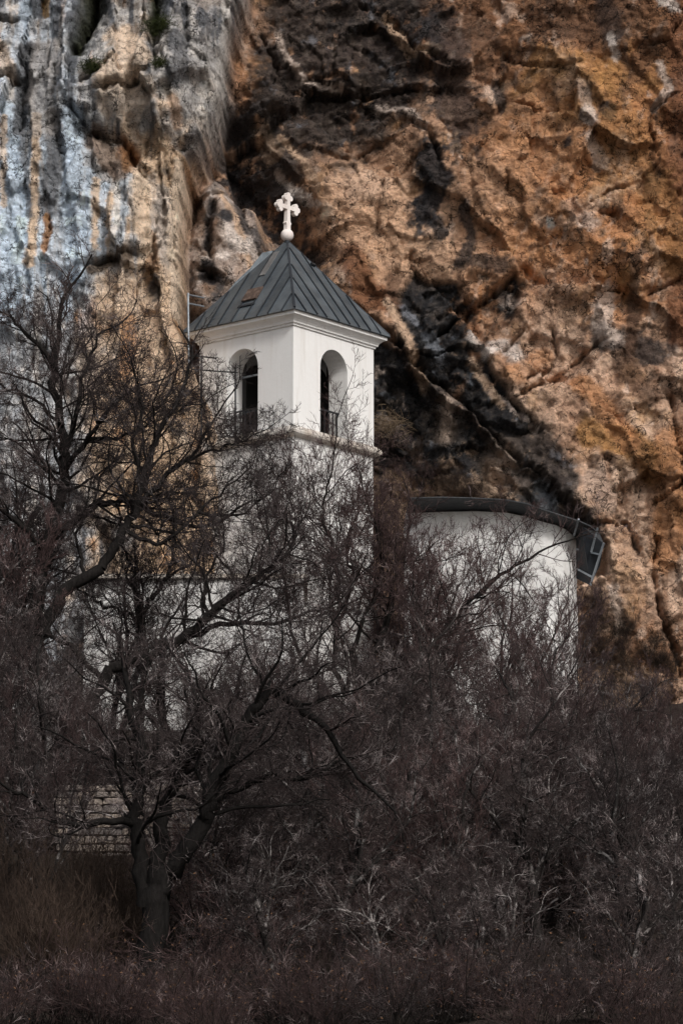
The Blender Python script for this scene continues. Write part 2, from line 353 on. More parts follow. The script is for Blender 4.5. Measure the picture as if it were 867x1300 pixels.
# stains and crusts, with shade of holes and overhangs painted in: points, half width, colour, strength, break up
BLK = (0.020, 0.021, 0.024); DBR = (0.075, 0.045, 0.030); PAL = (0.40, 0.35, 0.31); TAN = (0.38, 0.285, 0.205); WHT = (0.48, 0.45, 0.42); OCH = (0.30, 0.165, 0.058); ORA = (0.31, 0.16, 0.075); BLU = (0.36, 0.42, 0.49); DGR = (0.085, 0.088, 0.095)
STAINS_R = [
    ([(545, 185), (555, 215), (540, 245)], 16, BLK, .95, .5), ([(555, 262), (562, 278)], 7, BLK, .9, .4), ([(592, 250), (600, 290), (585, 318)], 7, BLK, .85, .5), ([(605, 318), (640, 330)], 8, BLK, .7, .6), ([(445, 300), (465, 350), (490, 362)], 14, (0.13, 0.06, 0.03), .85, .3), ([(500, 330), (498, 370)], 8, DBR, .8, .3),
    ([(352, 20), (366, 55), (386, 78), (432, 86)], 3, PAL, .8, .2), ([(492, 0), (520, 44), (556, 52)], 4.5, TAN, .85, .2), ([(482, 112), (520, 120), (540, 146)], 4, PAL, .6, .3), ([(355, 145), (388, 182), (402, 215)], 4, TAN, .8, .3), ([(352, 190), (372, 208), (402, 232)], 4, WHT, .8, .3), ([(300, 70), (306, 100)], 9, ORA, .5, .5), ([(330, 140), (345, 165)], 10, TAN, .5, .4),
    ([(760, 0), (766, 35), (775, 62)], 11, BLK, .85, .3), ([(768, 152), (769, 154)], 9, BLK, .95, .1), ([(734, 91), (735, 94)], 3, BLK, .9, 0), ([(720, 184), (720, 187)], 4, BLK, .9, 0), ([(608, 186), (612, 192)], 8, BLK, .8, .3), ([(630, 105), (637, 130)], 6, BLK, .85, .4), ([(622, 150), (640, 165)], 8, DBR, .8, .4), ([(770, 425), (800, 432), (828, 445)], 16, BLK, .85, .5), ([(806, 400), (800, 440)], 7, DBR, .85, .3), ([(803, 330), (806, 400)], 6, DBR, .8, .3), ([(852, 410), (854, 440)], 6, BLK, .7, .3), ([(790, 455), (805, 480), (825, 505)], 12, DBR, .85, .2),
    ([(560, 20), (575, 60), (570, 110), (590, 140)], 22, BLK, .75, .6), ([(600, 20), (620, 50)], 16, DBR, .7, .5), ([(690, 30), (745, 45), (790, 30)], 20, DBR, .6, .5), ([(860, 0), (862, 120), (858, 260), (866, 420)], 16, (0.16, 0.075, 0.04), .8, .3), ([(820, 80), (800, 110)], 12, DBR, .6, .5),
    ([(828, 20), (850, 32)], 7, WHT, .85, .3), ([(773, 64), (779, 88)], 4, WHT, .8, .2), ([(832, 96), (846, 130), (828, 147)], 4, PAL, .8, .3), ([(742, 152), (748, 158)], 7, WHT, .7, .3), ([(748, 180), (762, 208)], 8, PAL, .7, .4), ([(698, 279), (701, 281)], 4, (0.6, 0.57, 0.54), .95, 0), ([(772, 365), (765, 400), (776, 425)], 11, PAL, .75, .4), ([(722, 262), (748, 284)], 9, PAL, .65, .4), ([(622, 428), (642, 424), (662, 440)], 9, WHT, .8, .4), ([(600, 412), (625, 430)], 6, WHT, .6, .4), ([(735, 120), (742, 140)], 6, PAL, .5, .3), ([(640, 360), (655, 370)], 8, PAL, .5, .6),
    ([(684, 85), (730, 95), (772, 108)], 16, OCH, .4, .5), ([(786, 170), (792, 215)], 26, OCH, .35, .5), ([(832, 250), (852, 330)], 22, OCH, .4, .5), ([(750, 542), (800, 560), (832, 592)], 15, OCH, .8, .3), ([(738, 478), (772, 520), (800, 560)], 11, ORA, .8, .2), ([(690, 440), (660, 460)], 12, ORA, .6, .3), ([(640, 190), (690, 240), (720, 250)], 26, ORA, .5, .4), ([(850, 560), (855, 640), (848, 700)], 16, ORA, .75, .3), ([(810, 570), (838, 600)], 14, (0.12, 0.06, 0.03), .6, .3),
    ([(493, 362), (510, 395), (528, 432)], 5, TAN, .8, .3), ([(640, 490), (660, 512), (684, 532)], 2.5, PAL, .85, .1), ([(530, 445), (540, 470)], 5, TAN, .6, .4), ([(600, 440), (618, 470), (640, 500)], 4, TAN, .6, .4), ([(512, 368), (530, 390)], 4, (0.16, 0.18, 0.21), .7, .4), ([(545, 410), (560, 430)], 7, (0.13, 0.15, 0.175), .7, .5), ([(640, 585), (668, 600)], 7, (0.2, 0.17, 0.15), .5, .4), ([(690, 605), (702, 638)], 8, (0.16, 0.18, 0.2), .7, .4), ([(488, 505), (500, 512)], 8, PAL, .5, .4), ([(780, 740), (790, 790)], 6, PAL, .6, .5), ([(755, 605), (772, 625)], 14, (0.34, 0.26, 0.21), .7, .3)]
STAIN_SHADE_B = [  # includes shade painted along a groove, an underside and an overhang
    ([(24, 185), (26, 290), (24, 420)], 13, BLU, .9, .25), ([(42, 250), (42, 390)], 8, BLU, .7, .4), ([(101, 195), (100, 290), (104, 380)], 11, BLU, .9, .25), ([(122, 255), (118, 360)], 6, BLU, .7, .4), ([(141, 270), (135, 352)], 5, BLU, .8, .2), ([(157, 262), (155, 320), (148, 345)], 3, WHT, .9, .1), ([(2, 240), (4, 360)], 6, BLU, .8, .3), ([(40, 15), (44, 60), (42, 95)], 6, BLU, .6, .3),
    ([(58, 190), (55, 290), (50, 375)], 5.5, TAN, .95, .1), ([(16, 190), (17, 300)], 3.5, TAN, .8, .2), ([(130, 265), (128, 345)], 4, TAN, .8, .2), ([(148, 280), (143, 340)], 3, TAN, .8, .2), ([(78, 190), (80, 245), (70, 300)], 9, DGR, .9, .3), ([(40, 200), (44, 260), (47, 310)], 4, DGR, .8, .3), ([(48, 105), (41, 150), (36, 205)], 8, DGR, .95, .1), ([(70, 308), (70, 330), (67, 352)], 3.5, (0.22, 0.11, 0.045), .9, .1),
    ([(70, 110), (62, 160), (66, 200)], 16, (0.22, 0.20, 0.185), .7, .3), ([(0, 90), (12, 120), (20, 135)], 10, TAN, .7, .3), ([(22, 10), (22, 40)], 5, TAN, .6, .4), ([(66, 40), (70, 60)], 4, (0.28, 0.16, 0.05), .8, .2),
    ([(165, 95), (180, 125), (150, 150)], 18, (0.44, 0.34, 0.255), .8, .4), ([(150, 180), (190, 170)], 14, (0.40, 0.33, 0.27), .8, .4), ([(168, 225), (176, 245)], 9, (0.19, 0.09, 0.04), .9, .3), ([(130, 215), (145, 240), (160, 250)], 12, (0.11, 0.06, 0.03), .7, .5), ([(232, 100), (236, 135), (226, 150)], 9, DGR, .8, .3), ([(228, 175), (230, 195)], 6, (0.30, 0.19, 0.12), .7, .3), ([(250, 30), (275, 20)], 18, (0.30, 0.25, 0.21), .6, .4), ([(290, 30), (285, 90), (275, 150)], 4, (0.36, 0.34, 0.32), .8, .2), ([(258, 195), (240, 215)], 6, DGR, .8, .3),
    ([(196, 330), (198, 372)], 8, (0.22, 0.125, 0.065), .8, .4), ([(200, 378), (200, 396)], 6, BLK, .85, .2), ([(184, 250), (186, 300), (190, 340)], 9, (0.46, 0.36, 0.27), .8, .3), ([(212, 270), (214, 350)], 8, (0.33, 0.29, 0.26), .7, .4), ([(232, 230), (222, 300), (226, 420)], 5, (0.48, 0.38, 0.29), .8, .3), ([(125, 368), (165, 352)], 8, (0.07, 0.05, 0.035), .9, .3), ([(160, 400), (190, 430), (200, 520)], 22, (0.46, 0.345, 0.25), .7, .5), ([(170, 430), (165, 500)], 8, ORA, .7, .4), ([(215, 430), (245, 500), (270, 560)], 10, (0.44, 0.33, 0.24), .7, .5), ([(120, 470), (130, 560)], 16, TAN, .6, .5)]
STAIN_SHADE_L = [  # includes black strokes that paint the shade in the lobe's holes
    ([(277, 228), (300, 272), (318, 332)], 4, TAN, .9, .2), ([(298, 212), (322, 240), (336, 272)], 5, TAN, .85, .3), ([(288, 288), (310, 305)], 7, WHT, .85, .4), ([(258, 316), (286, 318)], 4, WHT, .75, .4), ([(258, 330), (268, 342)], 9, BLK, .95, .1), ([(285, 262), (288, 270)], 6, BLK, .9, .2), ([(268, 250), (262, 300)], 6, BLK, .85, .3), ([(316, 295), (328, 315)], 6, WHT, .6, .4), ([(300, 240), (312, 280)], 5, BLK, .8, .3), ([(250, 250), (246, 330)], 5, (0.26, 0.22, 0.19), .7, .3), ([(268, 212), (272, 225)], 6, (0.2, 0.18, 0.165), .7, .3)]
def sdist(U, V, pts):
    """distance to a polyline and on which side of it (positive above)"""
    P = np.array(pts, float); d = np.full(U.shape, 1e9); sg = np.zeros(U.shape)
    for i in range(len(P) - 1):
        a = P[i]; b = P[i + 1]; e = b - a; t = np.clip(((U - a[0]) * e[0] + (V - a[1]) * e[1]) / (e @ e), 0, 1)
        q = np.hypot(U - a[0] - t * e[0], V - a[1] - t * e[1]); cr = ((U - a[0]) * e[1] - (V - a[1]) * e[0]) * (1 if e[0] >= 0 else -1)
        n = q < d; sg = np.where(n, np.sign(cr), sg); d = np.where(n, q, d)
    return d, sg
def rot(x, z, a): return x * math.cos(a) + z * math.sin(a), -x * math.sin(a) + z * math.cos(a)
def cliff_fields(X, Z):
    U, V = proj(X, np.full(X.shape, 129.0), Z)
    wx = 0.30 * fbm(X / 1.6, Z / 1.6, 5, 11, 0.62); wz = 0.30 * fbm(X / 1.6, Z / 1.6, 5, 12, 0.62)
    wU = U + 14 * fbm(X / 1.6, Z / 1.6, 5, 21, 0.6); wV = V + 14 * fbm(X / 1.6, Z / 1.6, 5, 22, 0.6)
    sb = psd(wU * 0.7 + U * 0.3, wV, BUT); but = sstep(-2, 13, sb)
    sl = psd(wU, wV, LOBE); lobe = sstep(-4, 14, sl) * (1 - but)
    su = psd(wU, wV, UNDER); under = sstep(-3, 5, su) * (1 - but) * (1 - lobe)
    sn = psd(wU, wV, NICHE); niche = sstep(-3, 5, sn) * (1 - but)
    # facets, vertical on the buttress and diagonal on the right wall
    xr, zr = rot(X + wx, Z + wz, R(-38))
    fb1, ib1, eb1 = facet((X + wx) / 1.5, (Z + wz) / 4.2, 31); fb2, ib2, eb2 = facet((X + wx * .7) / 0.62, (Z + wz * .7) / 1.5, 41)
    fr1, ir1, er1 = facet(xr / 3.6, zr / 2.1, 51); fr2, ir2, er2 = facet(xr / 1.3, zr / 0.85, 61); fr3, ir3, er3 = facet((X + wx * .4) / 0.42, (Z + wz * .4) / 0.36, 71)
    flute = ridged(X / 1.25 + 0.25 * fbm(X / 3, Z / 3, 3, 5), Z / 7.0, 4, 101)
    low = fbm(X / 7.0, Z / 8.0, 4, 111); mid = fbm(X / 1.7, Z / 1.7, 5, 121, 0.55); fine = fbm(X / 0.5, Z / 0.5, 4, 131, 0.7); rgh = ridged(xr / 0.9, zr / 0.55, 5, 135, 0.62) - 0.55; pit = sstep(0.42, 0.62, fbm(xr / 0.5, zr / 0.32, 4, 136, 0.6))
    dz = Z - 32.0
    # right wall, leaning out above, coming forward to the right
    yr = YC + 7.4 - 0.10 * np.clip(dz, -8, 40) - 3.6 * sstep(430, 900, U) - 1.0 * low - 0.45 * fbm(X / 3.4, Z / 3.4, 3, 117) - 0.60 * fr1 - 0.22 * fr2 - 0.07 * fr3 - 0.28 * mid - 0.10 * fine - 0.12 * rgh + 0.22 * pit
    # horizontal ledges in the dark upper middle
    sdk = psd(wU, wV, DARK_TOP); dk = sstep(-25, 30, sdk) * (1 - but)
    xl, zl = rot(X + wx, Z + wz, R(18))
    yr -= dk * (0.55 * ridged(xl / 3.2, zl / 1.0, 4, 141) - 0.5) + 0.0
    yr += niche * (0.45 + 0.35 * facet(xr / 0.9, zr / 0.6, 151)[0])
    yr += under * (0.55 + 0.5 * facet(xr / 1.1, zr / 0.7, 161)[0] - 0.6 * sstep(20, 170, su))
    # lip above the diagonal overhang
    yr -= 0.25 * np.exp(-np.clip(-su, 0, 999) / 22.0) * (1 - under) * sstep(390, 440, U) * (V < 760)
    ylobe = YC + 6.3 - 1.5 * (1 - np.exp(-np.clip(sl, 0, 999) / 26.0)) - 0.5 * fr1 - 0.45 * ridged(xr / 1.1, zr / 2.2, 4, 171) - 0.2 * fr2 - 0.12 * mid - 0.06 * fine
    yr = yr * (1 - lobe) + ylobe * lobe
    # hollow at the head of the recess
    yr += 1.5 * np.exp(-pdist(wU, wV, [(290, 150), (285, 195), (340, 235), (390, 290)]) ** 2 / (2 * 22.0 ** 2)) * (1 - but)
    ed = np.clip(sb, 0, 999)
    yb = YC + 3.3 - 2.6 * (1 - np.exp(-ed / 34.0)) - 0.035 * np.clip(dz, -8, 40) * 1.2 - 1.3 * low - 0.55 * fb1 - 0.26 * fb2 - 0.55 * (flute - 0.6) - 0.3 * mid - 0.14 * fine - 0.06 * fr3 - 0.12 * rgh + 0.2 * pit
    # bulge with an overhung foot on the buttress
    bul = psd(wU, wV, [(105, 110), (190, 90), (280, 110), (262, 190), (235, 225), (165, 215), (105, 195)])
    yb -= 0.9 * sstep(-6, 40, bul)
    yb += 0.8 * np.exp(-pdist(wU, wV, [(128, 20), (126, 60), (108, 105)]) ** 2 / (2 * 10.0 ** 2)) + 0.6 * np.exp(-pdist(wU, wV, [(205, 10), (203, 90)]) ** 2 / (2 * 9.0 ** 2))
    y = yr * (1 - but) + yb * but
    # traced grooves, ledges and cracks
    jU = U + 8 * fbm(X / 0.7, Z / 0.7, 5, 23, 0.72); jV = V + 8 * fbm(X / 0.7, Z / 0.7, 5, 24, 0.72)
    brk = fbm(X / 0.9, Z / 0.9, 4, 25, 0.6)
    for pts, wd, dp, lip in GROOVES:
        pa = np.array(pts); m = (jU > pa[:, 0].min() - 60) & (jU < pa[:, 0].max() + 60) & (jV > pa[:, 1].min() - 60) & (jV < pa[:, 1].max() + 60)
        if not m.any(): continue
        wd = 0.62 * wd; lip = 0.8 * lip; d, sg = sdist(jU[m], jV[m], pts); g = 0.85 * dp * np.exp(-d / wd) * sstep(-0.45, 0.05, brk[m])
        if lip: g = g - lip * (sg > 0) * np.exp(-d / 16.0) * sstep(0, wd, d) + 0.5 * lip * (sg < 0) * np.exp(-d / 22.0)
        y[m] += g
    # foot of the cliff spreads into the hillside on the right
    return y, U, V, wU, wV, dict(jU=jU, jV=jV, but=but, sb=sb, lobe=lobe, sl=sl, under=under, su=su, niche=niche, dk=dk, low=low, mid=mid, fine=fine, fr1=ir1, fr2=ir2, fr3=ir3, ib1=ib1, ib2=ib2, er2=er2, er3=er3, eb2=eb2, flute=flute)
def lerp(a, b, t): return a + (np.asarray(b) - a) * t[..., None]
def cliff_colour(X, Z, U, V, wU, wV, f):
    o = np.ones(X.shape + (3,))
    n1 = fbm(X / 3.0, Z / 3.0, 5, 201, 0.55); n2 = fbm(X / 0.9, Z / 0.9, 5, 202, 0.6); n3 = fbm(X / 0.28, Z / 0.28, 4, 203, 0.6)
    vs = fbm(X / 0.55 + .4 * n2, Z / 5.0, 5, 204, 0.55); vs2 = fbm(X / 0.22 + .5 * n2, Z / 2.6, 4, 205, 0.6)
    # right wall
    c = o * np.array((0.30, 0.195, 0.13))
    c = lerp(c, (0.33, 0.17, 0.082), sstep(-0.25, 0.35, n1 + 0.5 * n2 + 0.9 * (sstep(540, 760, U) * (1 - sstep(300, 480, V)) - 0.35)))
    c = lerp(c, (0.44, 0.33, 0.25), sstep(0.05, 0.45, fbm(X / 2.2, Z / 2.6, 5, 206, 0.6) + 0.25 * n3 + 0.35 * sstep(300, 520, V) * sstep(560, 640, U)))
    c = lerp(c, (0.42, 0.285, 0.19), 0.8 * sstep(-0.3, 0.3, n2 + 1.3 * np.exp(-((U - 475) / 95) ** 2 - ((V - 265) / 85) ** 2) - 0.35))
    c = lerp(c, (0.28, 0.165, 0.06), 0.5 * sstep(0.1, 0.5, fbm(X / 1.8, Z / 1.8, 5, 207, 0.6) + 0.35 * np.exp(-((U - 760) / 90) ** 2 - ((V - 110) / 80) ** 2) + 0.3 * np.exp(-((U - 830) / 60) ** 2 - ((V - 560) / 60) ** 2)))
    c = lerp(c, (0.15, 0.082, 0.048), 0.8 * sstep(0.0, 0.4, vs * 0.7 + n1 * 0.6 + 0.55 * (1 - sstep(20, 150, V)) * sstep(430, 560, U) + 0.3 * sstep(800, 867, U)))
    c = lerp(c, (0.10, 0.065, 0.045), 0.75 * sstep(0.16, 0.42, vs2 * 0.6 + n2 * 0.7))
    xd, zd = rot(X, Z, R(-38)); q1 = fbm(xd / 2.6, zd / 1.0, 5, 221, 0.62); q2 = fbm(X / 0.75, Z / 1.5, 5, 222, 0.62)
    c = lerp(c, (0.10, 0.065, 0.045), 0.6 * sstep(0.20, 0.40, q1 + 0.25 * n3))
    c = lerp(c, (0.50, 0.40, 0.325), 0.6 * sstep(0.18, 0.42, q2 + 0.2 * n3))
    c = lerp(c, (0.085, 0.06, 0.045), 0.8 * sstep(0.24, 0.38, fbm(X / 0.6, Z / 0.9, 4, 223, 0.62) + 0.18 * vs))
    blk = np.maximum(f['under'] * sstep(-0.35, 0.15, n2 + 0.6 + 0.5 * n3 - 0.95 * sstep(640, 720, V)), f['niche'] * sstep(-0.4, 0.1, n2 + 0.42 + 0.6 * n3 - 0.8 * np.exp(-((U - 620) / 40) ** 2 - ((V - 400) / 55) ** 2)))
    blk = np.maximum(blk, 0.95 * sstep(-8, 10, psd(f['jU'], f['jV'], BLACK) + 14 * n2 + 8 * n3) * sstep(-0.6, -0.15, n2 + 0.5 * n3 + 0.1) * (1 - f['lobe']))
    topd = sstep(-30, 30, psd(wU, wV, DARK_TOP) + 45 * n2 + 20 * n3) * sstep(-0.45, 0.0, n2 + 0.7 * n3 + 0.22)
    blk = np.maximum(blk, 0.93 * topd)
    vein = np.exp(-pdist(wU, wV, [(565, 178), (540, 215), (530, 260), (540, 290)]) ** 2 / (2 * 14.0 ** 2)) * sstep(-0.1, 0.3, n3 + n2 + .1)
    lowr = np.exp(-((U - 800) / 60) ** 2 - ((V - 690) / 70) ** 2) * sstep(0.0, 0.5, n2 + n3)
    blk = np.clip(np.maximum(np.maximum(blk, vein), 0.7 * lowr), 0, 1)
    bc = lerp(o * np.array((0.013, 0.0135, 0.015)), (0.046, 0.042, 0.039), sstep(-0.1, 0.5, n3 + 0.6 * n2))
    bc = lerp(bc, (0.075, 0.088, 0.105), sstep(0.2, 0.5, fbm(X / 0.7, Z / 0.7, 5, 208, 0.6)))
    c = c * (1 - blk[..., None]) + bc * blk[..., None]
    pale = f['under'] * sstep(0.28, 0.45, fbm(X / 0.5, Z / 0.9, 4, 209, 0.6)) * 0.5 + 0.9 * sstep(0.30, 0.5, fbm(X / 0.6, Z / 0.8, 4, 210, 0.6)) * (1 - f['under']) * (1 - 0.85 * blk)
    c = lerp(c, (0.42, 0.36, 0.31), np.clip(pale, 0, 1) * 0.75)
    c = lerp(c, (0.40, 0.33, 0.27), 0.85 * np.exp(-pdist(wU, wV, [(638, 570), (635, 600)]) ** 2 / (2 * 13.0 ** 2)))
    c = lerp(c, (0.40, 0.33, 0.27), 0.8 * np.exp(-pdist(wU, wV, [(570, 495), (566, 525)]) ** 2 / (2 * 8.0 ** 2)))
    c = lerp(c, (0.62, 0.55, 0.45), np.exp(-(((wU - 410) / 10) ** 2 + ((wV - 245) / 9) ** 2) ** 2))
    def stain_shade(c, lst):
        for pts, wd, colr, st, br in lst:
            pa = np.array(pts, float); pad = wd * 3 + 30
            m = (f['jU'] > pa[:, 0].min() - pad) & (f['jU'] < pa[:, 0].max() + pad) & (f['jV'] > pa[:, 1].min() - pad) & (f['jV'] < pa[:, 1].max() + pad)
            if not m.any(): continue
            k = np.exp(-(pdist(f['jU'][m], f['jV'][m], pts) / wd) ** 2 / 1.5)
            k = st * sstep(0.18, 0.62, k + br * 1.1 * (n2[m] * .6 + n3[m] * .8))
            c[m] = c[m] + (np.array(colr) - c[m]) * k[:, None]
        return c
    for cx, cy, rx, ry, colr, st in ((480, 250, 62, 55, (0.43, 0.29, 0.195), .8), (545, 310, 48, 30, (0.42, 0.29, 0.20), .75), (625, 250, 45, 60, (0.40, 0.25, 0.155), .6), (740, 510, 55, 60, (0.43, 0.29, 0.205), .75), (705, 380, 50, 45, (0.36, 0.25, 0.18), .6), (690, 170, 60, 55, (0.36, 0.22, 0.13), .5), (800, 700, 50, 60, (0.36, 0.25, 0.175), .5), (460, 210, 40, 24, (0.46, 0.35, 0.27), .6)):
        k = np.exp(-(((f['jU'] - cx) / rx) ** 2 + ((f['jV'] - cy) / ry) ** 2) ** 1.5) * st * (1 - 0.9 * blk)
        c = lerp(c, np.array(colr) * (1 + 0.25 * n2 + 0.2 * n3)[..., None] if False else colr, k * sstep(-0.75, -0.1, n2 + 0.6 * n3))
    c = stain_shade(c, STAINS_R)
    # lobe beside the recess: grey, crusted
    lc = lerp(o * np.array((0.24, 0.205, 0.18)), (0.40, 0.37, 0.35), sstep(0.0, 0.4, n2 + 0.5 * n3))
    lc = lerp(lc, (0.04, 0.04, 0.042), 0.9 * sstep(0.05, 0.3, fbm(X / 0.8, Z / 0.9, 5, 211, 0.6) + 0.2 * n3))
    lc = lerp(lc, (0.27, 0.185, 0.125), 0.7 * sstep(0.0, 0.4, fbm(X / 1.1, Z / 1.6, 4, 212, 0.6)))
    lc = stain_shade(lc, STAIN_SHADE_L)
    L = np.clip(f['lobe'], 0, 1)[..., None]; c = c * (1 - L) + lc * L
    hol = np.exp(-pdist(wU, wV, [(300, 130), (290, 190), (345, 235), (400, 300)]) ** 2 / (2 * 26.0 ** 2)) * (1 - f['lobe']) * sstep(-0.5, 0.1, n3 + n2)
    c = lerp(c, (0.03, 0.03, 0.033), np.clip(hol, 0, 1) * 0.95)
    # buttress: grey limestone with tan flank and blue white drips
    b = lerp(o * np.array((0.25, 0.24, 0.235)), (0.40, 0.37, 0.34), sstep(-0.2, 0.4, n2 + 0.4 * n3))
    tan = sstep(-0.15, 0.35, n1 * 0.8 + n2 * 0.5 + 0.75 * sstep(60, 210, U) * sstep(90, 330, V) - 0.25)
    b = lerp(b, (0.42, 0.30, 0.20), tan * 0.9)
    b = lerp(b, (0.50, 0.40, 0.31), 0.7 * sstep(0.1, 0.4, fbm(X / 1.0, Z / 1.6, 5, 213, 0.6)) * tan)
    b = lerp(b, (0.34, 0.17, 0.07), 0.8 * sstep(0.18, 0.42, fbm(X / 0.9, Z / 1.9, 5, 214, 0.55) + 0.5 * np.exp(-((U - 170) / 14) ** 2 - ((V - 235) / 22) ** 2) + .4 * np.exp(-((U - 70) / 6) ** 2 - ((V - 330) / 30) ** 2) - 0.12 * (1 - tan)))
    zone = (1 - sstep(95, 130, wU)) * sstep(110, 240, V) * (1 - 0.75 * sstep(400, 480, V)) + 0.75 * np.exp(-((U - 160) / 40) ** 2) * sstep(240, 290, V) * (1 - sstep(350, 390, V))
    b = lerp(b, (0.40, 0.455, 0.515), np.clip(zone, 0, 1) * sstep(-0.16, 0.16, vs + 0.5 * vs2))
    b = lerp(b, (0.33, 0.38, 0.44), 0.6 * np.clip((1 - 0.7 * sstep(400, 480, V)) * (1 - sstep(80, 150, U)) * sstep(-0.2, 0.3, vs2 + 0.2), 0, 1))
    b = lerp(b, (0.06, 0.065, 0.075), 0.9 * sstep(0.13, 0.34, vs * 0.9 + 0.25 * n2 + 0.25 * (1 - sstep(40, 160, V)) - 0.10 * tan))
    b = lerp(b, (0.05, 0.048, 0.047), 0.75 * sstep(0.25, 0.45, fbm(X / 0.7, Z / 1.1, 5, 215, 0.6) + 0.1 * (1 - sstep(100, 240, V))))
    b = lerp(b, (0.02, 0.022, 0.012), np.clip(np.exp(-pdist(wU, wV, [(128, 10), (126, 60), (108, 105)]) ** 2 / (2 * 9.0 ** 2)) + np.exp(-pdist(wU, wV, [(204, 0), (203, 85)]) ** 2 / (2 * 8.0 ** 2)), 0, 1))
    b = stain_shade(b, STAIN_SHADE_B)
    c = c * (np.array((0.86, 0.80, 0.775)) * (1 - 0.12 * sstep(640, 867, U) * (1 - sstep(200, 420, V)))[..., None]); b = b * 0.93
    B = np.clip(f['but'], 0, 1)[..., None]; c = c * (1 - B) + b * B
    # brown soil and dead plants on the shelf and lower slopes
    soil = sstep(-0.2, 0.25, n2 + 0.7 * n3 + 1.5 * (sstep(480, 620, V) * (1 - sstep(640, 700, U)) - 0.75)) * 0.8 * (1 - f['but'])
    soil = np.maximum(soil, 0.85 * sstep(-0.2, 0.2, n2 + n3 + 1.4 * sstep(690, 820, V + (690 - U) * 0.8) - 0.6) * sstep(540, 580, U))
    c = lerp(c, (0.15, 0.102, 0.070), np.clip(soil, 0, 1))
    c *= (0.82 + 0.36 * f['fr3'] * 0.5 + 0.36 * f['fr2'] * 0.5)[..., None]
    return np.clip(c * 1.85, 0.012, 0.85)
def make_cliff():
    s = 0.058
    xs = np.concatenate([-12.6 - np.geomspace(60, 0.12, 46), np.arange(-12.6, 12.6, s), 12.6 + np.geomspace(0.12, 60, 46)])
    zs = np.concatenate([np.linspace(6, 19.5, 30), np.arange(19.6, 47.5, s), 47.5 + np.geomspace(0.12, 45, 40)])
    X, Z = np.meshgrid(xs, zs)
    y, U, V, wU, wV, f = cliff_fields(X, Z)
    nx = len(xs); nz = len(zs); i = (np.arange(nz - 1)[:, None] * nx + np.arange(nx - 1)[None]).ravel()
    Q = np.stack([i, i + 1, i + nx + 1, i + nx], 1)
    # small sideways jitter breaks the regular lattice
    Xj = X + 0.35 * s * (_h(X * 997, Z * 991, 7) - .5); Zj = Z + 0.35 * s * (_h(X * 983, Z * 977, 8) - .5)
    me = np_mesh('cliff', np.stack([Xj.ravel(), y.ravel(), Zj.ravel()], 1), Q, smooth=True)
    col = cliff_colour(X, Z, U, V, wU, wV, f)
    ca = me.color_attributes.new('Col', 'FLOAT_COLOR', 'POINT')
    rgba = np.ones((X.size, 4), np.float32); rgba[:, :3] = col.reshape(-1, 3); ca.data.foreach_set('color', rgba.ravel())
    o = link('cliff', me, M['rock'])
    tag(o, 'huge overhanging limestone cliff, grey and blue streaked at one side, orange brown at the other', 'cliff', kind='structure')
make_cliff()

# ------------------------------------------------------------------ bell tower
A50 = R(50.0)
TR = Vector((math.cos(A50), math.sin(A50), 0)); TL = Vector((-math.sin(A50), math.cos(A50), 0)); UP = Vector((0, 0, 1))
WID = 4.23; HALF = WID / 2
NC = at(372.5, 411, YC); Z_TOP = NC.z; Z_SILL = at(372.5, 541, YC).z
BASE = Vector((NC.x, NC.y, 0)) + (TR + TL) * HALF
TZ0 = float(ground_z(BASE.x, BASE.y)) - 1.2
tower = empty('bell_tower', (BASE.x, BASE.y, TZ0), A50)   # local x runs along the right face, local y into the cliff on the left face
tag(tower, 'white plastered square bell tower with arched openings and grey pyramid roof topped by a cross', 'bell tower')
def tl(p): return Vector((p[0], p[1], p[2] - TZ0))      # local coordinates with absolute height
def square_sweep(prof, name, m, seg=1):
    V = []; Fs = []
    for (h, z) in prof:
        for sx, sy in ((-1, -1), (1, -1), (1, 1), (-1, 1)): V.append(tl((sx * h, sy * h, z)))
    for i in range(len(prof) - 1):
        for k in range(4):
            j = (k + 1) % 4; Fs.append((i * 4 + k, i * 4 + j, i * 4 + 4 + j, i * 4 + 4 + k))
    n = len(prof) - 1
    return link(name, mesh_from(name, V, Fs), m, tower)
AR = 0.715; THK = 0.82; ZA0 = Z_SILL + 0.03; SPR = ZA0 + 2.30
def arch_pts(n=20):
    p = [(-AR, ZA0), (-AR, SPR)]
    p += [(-AR * math.cos(math.pi * k / n), SPR + AR * math.sin(math.pi * k / n)) for k in range(1, n)]
    return p + [(AR, SPR), (AR, ZA0)]
